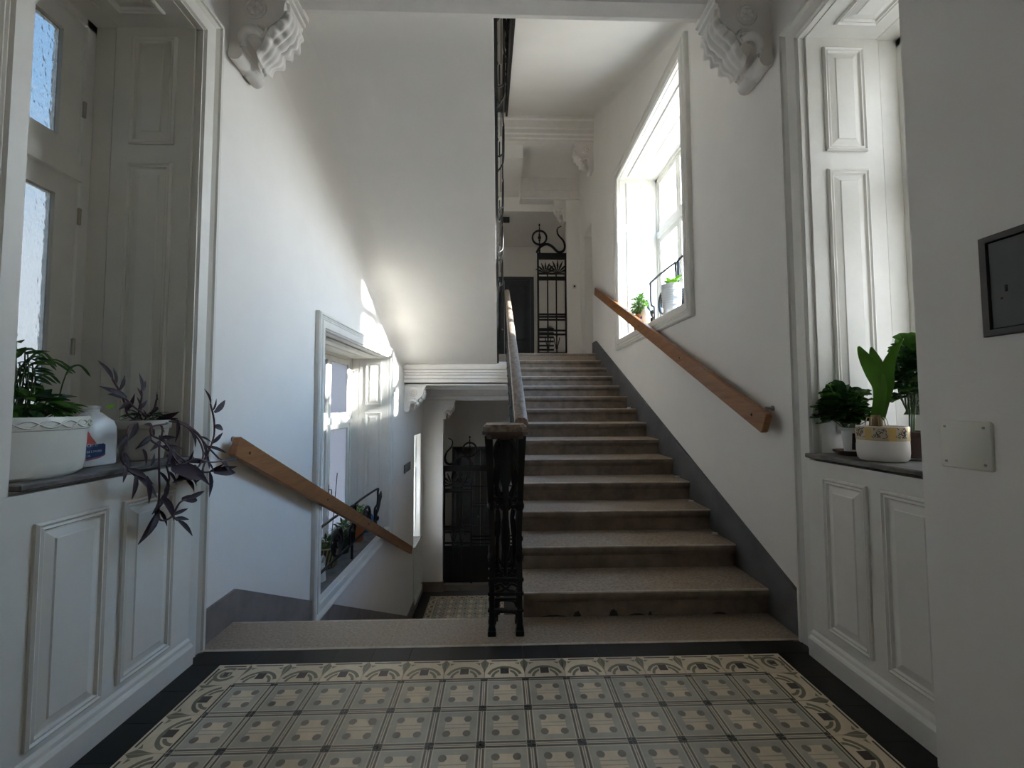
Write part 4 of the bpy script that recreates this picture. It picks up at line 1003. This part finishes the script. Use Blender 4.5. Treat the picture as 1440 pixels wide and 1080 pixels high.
MB().lathe([(.06, 0), (.095, .004), (.105, .012), (.10, .012), (.07, .004)], tc_+Vector((-.012, -.02, -.0005)), 24).build('saucer', mat('white_saucer', (.7, .7, .68), .4), g2)
for k in range(3): MB().tube(curve([tc_+Vector((.01*k-.02, 0, .115)), tc_+Vector((.015*k-.04, -.02, .28)), tc_+Vector((.03*k-.07, -.01*k, .44))], 4), .004, 5).build('stem', stem_m, g2)
bush(g2, tc_+Vector((.0, -.03, .36)), (.10, .095, .21), 110, [L_ger2, L_ger, L_ger2], .085, base=tc_+Vector((0, 0, .2)))

# --- rising stair window sill (z 2.142)
Z3 = HSR[2]+.0125
hc = Vector((1.735, 3.22, Z3))
h1 = plant('potted_herb', 'bushy green herb in a terracotta pot on the sunlit stair window sill', hc)
pot(h1, hc, .058, .080, .245, terra, .03)
bush(h1, hc+Vector((.0, -.01, .35)), (.105, .20, .17), 300, [L_br, L_green, L_lime], .06, base=hc+Vector((0, 0, .24)))
sc_ = Vector((1.69, 2.86, Z3))
so = plant('soap_bottle', 'white and yellow soap refill bottle with a blue label beside the herb pot', sc_, 'bottle')
b = MB(); b.lathe([(.062, 0), (.068, .006), (.068, .17), (.060, .21), (.030, .245), (.022, .25), (.022, .275), (.004, .276)], sc_, 20, .75, 1.0); b.build('bottle_body', mat('milky_yellow_plastic', (.72, .72, .52), .3), so, smooth=45)
b = MB(); b.lathe([(.0688, .10), (.0688, .165)], sc_, 20, .75, 1.0, False); b.build('label', mat('label_cream', (.75, .74, .66), .5), so, smooth=45)
b = MB(); b.bbox(sc_.x-.054, sc_.x-.050, sc_.y-.035, sc_.y+.03, sc_.z+.125, sc_.z+.155, .001); b.build('label_badge', mat('label_navy', (.03, .05, .30), .4), so)
b = MB(); b.lathe([(.0688, .03), (.0688, .07)], sc_, 20, .75, 1.0, False); b.build('label_band', mat('label_yellow', (.70, .62, .10), .5), so, smooth=45)
rc = Vector((1.70, 2.12, Z3))
rp = plant('ribbed_planter', 'white ribbed pot with a lime green plant on the sunlit window sill', rc)
prof = [(.075, 0)]
for k in range(12): prof += [(.080+.0015*k, .006+k*.024), (.0835+.0015*k, .014+k*.024), (.080+.0015*k, .024+k*.024)]
prof += [(.100, .30), (.102, .315), (.096, .315), (.092, .29)]
MB().lathe(prof, rc, 24).build('pot', mat('white_ribbed_plastic', (.76, .76, .76), .4), rp, smooth=60)
MB().lathe([(.09, .29), (.005, .295)], rc, 20).build('soil', soil, rp)
Lst = leaf_mesh(.2, .3, .25, lf_lime, 'strap')
for k in range(16): 
    t = k*.9; place('leaf', Lst, rp, orient(rc+Vector((0, 0, .29)), Vector((math.cos(t)*.7, math.sin(t), 1.1+.5*math.sin(k*2.1))), Vector((-math.cos(t), -math.sin(t), 1)), random.uniform(.11, .16)))
# --- descending stair window sill
Z4 = HSL[2]+.0125
wc = Vector((-1.79, 2.24, Z4))
wcan = plant('watering_can', 'small white watering can with a curved handle on the lower window sill', wc, 'watering can')
wm = mat('white_can_plastic', (.66, .65, .62), .4)
MB().lathe([(.065, 0), (.075, .005), (.066, .12), (.055, .155), (.050, .16), (.046, .16), (.05, .13)], wc, 20).build('can_body', wm, wcan, smooth=45)
MB().tube(curve([wc+Vector((0, .04, .155)), wc+Vector((.0, .10, .20)), wc+Vector((.0, .155, .16)), wc+Vector((.0, .13, .06)), wc+Vector((0, .066, .03))], 5), .010, 8).build('can_handle', wm, wcan, smooth=60)
MB().tube([wc+Vector((0, -.06, .04)), wc+Vector((0, -.16, .14)), wc+Vector((0, -.22, .19))], [.018, .013, .014], 8).build('spout', wm, wcan, smooth=60)
kc = Vector((-1.86, 2.62, Z4))
bk = plant('basket_planter', 'striped woven basket planter with leafy plant beside the white watering can', kc)
wk1 = mat('basket_straw', (.36, .30, .14), .7); wk2 = mat('basket_dark', (.06, .055, .035), .7)
MB().lathe([(.09, 0), (.096, .01), (.130, .21), (.118, .215), (.112, .19)], kc, 28).build('pot', wk2, bk, smooth=45)
for k in range(22):
    t = k*2*math.pi/22; MB().tube([kc+Vector(((.098+.034*z/.21)*math.cos(t+z*1.6), (.098+.034*z/.21)*math.sin(t+z*1.6), z)) for z in (.01, .06, .11, .16, .205)], .008, 4).build('weave_strip', wk1, bk)
MB().tube([kc+Vector((.128*math.cos(t), .128*math.sin(t), .212)) for t in [i*2*math.pi/28 for i in range(28)]], .009, 6, closed=True).build('basket_rim', wk1, bk, smooth=60)
MB().lathe([(.115, .19), (.005, .2)], kc, 20).build('soil', soil, bk)
bush(bk, kc+Vector((0, 0, .25)), (.13, .13, .07), 60, [L_green, L_dark], .07, base=kc+Vector((0, 0, .19)))
dc = Vector((-1.86, 3.05, Z4))
dp = plant('potted_ivy', 'bushy ivy in a dark green pot under the black window guard', dc)
pot(dp, dc, .085, .105, .20, mat('dark_green_pot', (.012, .05, .03), .4), .015)
bush(dp, dc+Vector((.02, -.02, .25)), (.12, .20, .13), 110, [L_dark, L_green], .08, base=dc+Vector((0, 0, .2)))
cc = Vector((-1.82, 3.48, Z4)); hh = .33
fp = plant('flower_pot', 'tall orange plastic flower pot with a leafy plant next to the blue bottle', cc); pot(fp, cc, .075, .10, hh, mat('orange_plastic', (.42, .12, .04), .5), .02)
bush(fp, cc+Vector((0, 0, hh+.06)), (.10, .12, .09), 45, [L_br, L_green], .07, base=cc+Vector((0, 0, hh-.02)))
bc = Vector((-1.79, 3.87, Z4))
bb_ = plant('blue_bottle', 'blue plastic water bottle at the far end of the lower window sill', bc, 'bottle')
bmat = mat('blue_plastic', (.06, .22, .55), .15, coat=.5)
MB().lathe([(.052, 0), (.060, .008), (.060, .06), (.054, .08), (.060, .10), (.060, .17), (.050, .21), (.024, .245), (.018, .25), (.018, .27)], bc, 20).build('bottle_body', bmat, bb_, smooth=45)
MB().lathe([(.020, .262), (.021, .285), (.018, .288), (.003, .288)], bc, 14).build('bottle_cap', mat('white_cap', (.6, .66, .75), .4), bb_, smooth=45)
# --- window guards
def guard(label, s, xw, y0, y1, z, h):
    root = empty('window_guard', (s*xw, (y0+y1)/2, z)); tag(root, label, 'window guard', 'iron window guards')
    x = s*xw; n = 2; w = (y1-y0)/n
    MB().tube([(x, y0-.02, z+.17), (x, y1+.02, z+.17)], .014, 6).build('lower_bar', iron, root)
    for k in range(n+1):
        y = y0+k*w; y = min(max(y, y0+.03), y1-.03); b = MB(); b.tube([(x, y, z-.005), (x, y, z+.30)], .015, 5); b.ball((x, y, z+.30), .028); b.build('upright', iron, root)
    for k in range(n):
        a, c = y0+k*w+.05, y0+(k+1)*w-.03
        P = [(x, a, z+.18), (x, a+.02, z+.30), (x-s*.02, a-.02, z+.36), (x-s*.02, a-.01, z+h-.05), (x-s*.02, a+.04, z+h), (x-s*.02, c-.05, z+h), (x-s*.02, c, z+h-.05), (x-s*.02, c-.01, z+.40), (x, c-.06, z+.34), (x, c-.05, z+.18)]
        MB().tube(curve(P, 4), .014, 6).build('hairpin_loop', iron, root, smooth=60)
        ctr = Vector((x-s*.01, (a+c)/2, z+.33))
        b = MB(); b.tube([ctr+Vector((0, .13*math.cos(t), .13*math.sin(t))) for t in [i*math.pi/10 for i in range(20)]], .016, 6, closed=True)
        b.tube([ctr+Vector((0, (.02+.006*t)*math.cos(t*.8), (.02+.006*t)*math.sin(t*.8))) for t in range(14)], .013, 6); b.build('scroll', iron, root, smooth=60)
    for yy, sg in ((y1, 1),):
        b = MB(); b.tube(curve([(x, yy-sg*.12, z+.18), (x, yy-sg*.02, z+.24), (x, yy+sg*.10, z+.36), (x, yy+sg*.20, z+.52)], 4), [.012]*6+[.02]*4+[.026, .018, .005], 6); b.ball((x, yy-sg*.0, z+.20), .035); b.build('leaf_finial', iron, root, smooth=60)
guard('black iron guard with hairpin loops in the sunlit stair window', 1, 1.93, HSR[0]+.03, 3.30, Z3, .68)
guard('black iron guard with hairpin loops in the lower stair window', -1, 1.665, HSL[0]+.12, 3.78, Z4, .60)
# thin support stick
st = plant('plant_stake', 'thin dark plant stake leaning in the lower window', Vector((-2.06, 3.25, Z4)), 'stake')
MB().tube([(-2.06, 3.25, Z4), (-2.06, 3.42, Z4+.86)], .005, 5).build('stake', iron, st)
# plaster crumbs on the stair ends
cr = mat('plaster_crumb', (.7, .69, .66), .8)
for (k, x, dy_, nth) in ((2, 1.565, .22, 'second'), (3, 1.56, .25, 'third'), (4, 1.575, .2, 'fourth'), (8, 1.57, .2, 'eighth')):
    y = Y1+(k-1)*TREAD+dy_; z = k*RISE; b = MB().bbox(x-.022, x+.02, y-.012, y+.012, z-.001, z+.016, .004)
    tag(b.build('plaster_crumb', cr), 'small white plaster crumb by the wall on the %s tread of the rising stairs' % nth, 'crumb', 'plaster crumbs on the treads')

# small pieces belong to the part they sit on (thing > part > sub-part)
NEST = {'soil': 'pot', 'rim_relief': 'pot', 'saucer_ring': 'saucer', 'weave_strip': 'pot', 'basket_rim': 'pot', 'dark_print': 'pot', 'keyhole': 'box_door', 'rivet': 'box_door', 'button': 'switch_plate',
        'raised_mark': 'plate', 'bottle_cap': 'bottle_body', 'label_badge': 'label', 'root': 'bulb', 'hook': 'rail_board', 'standoff': 'rail_board', 'side_curl': 'scroll_band', 'finial': 'ring', 'jug_handle': 'jug_body'}
for r_ in [o for o in scene.objects if o.parent is None and o.type == 'EMPTY']:
    kids = list(r_.children); by = {}
    for c in kids: by.setdefault(c.name.split('.')[0], c)
    for c in kids:
        nm = c.name.split('.')[0]; tgt = NEST.get(nm) or ('rail_board' if nm == 'screw' and 'rail_board' in by else 'plate' if nm == 'screw' else None)
        if tgt in by and by[tgt] is not c and by[tgt].location.length < 1e-6: c.parent = by[tgt]
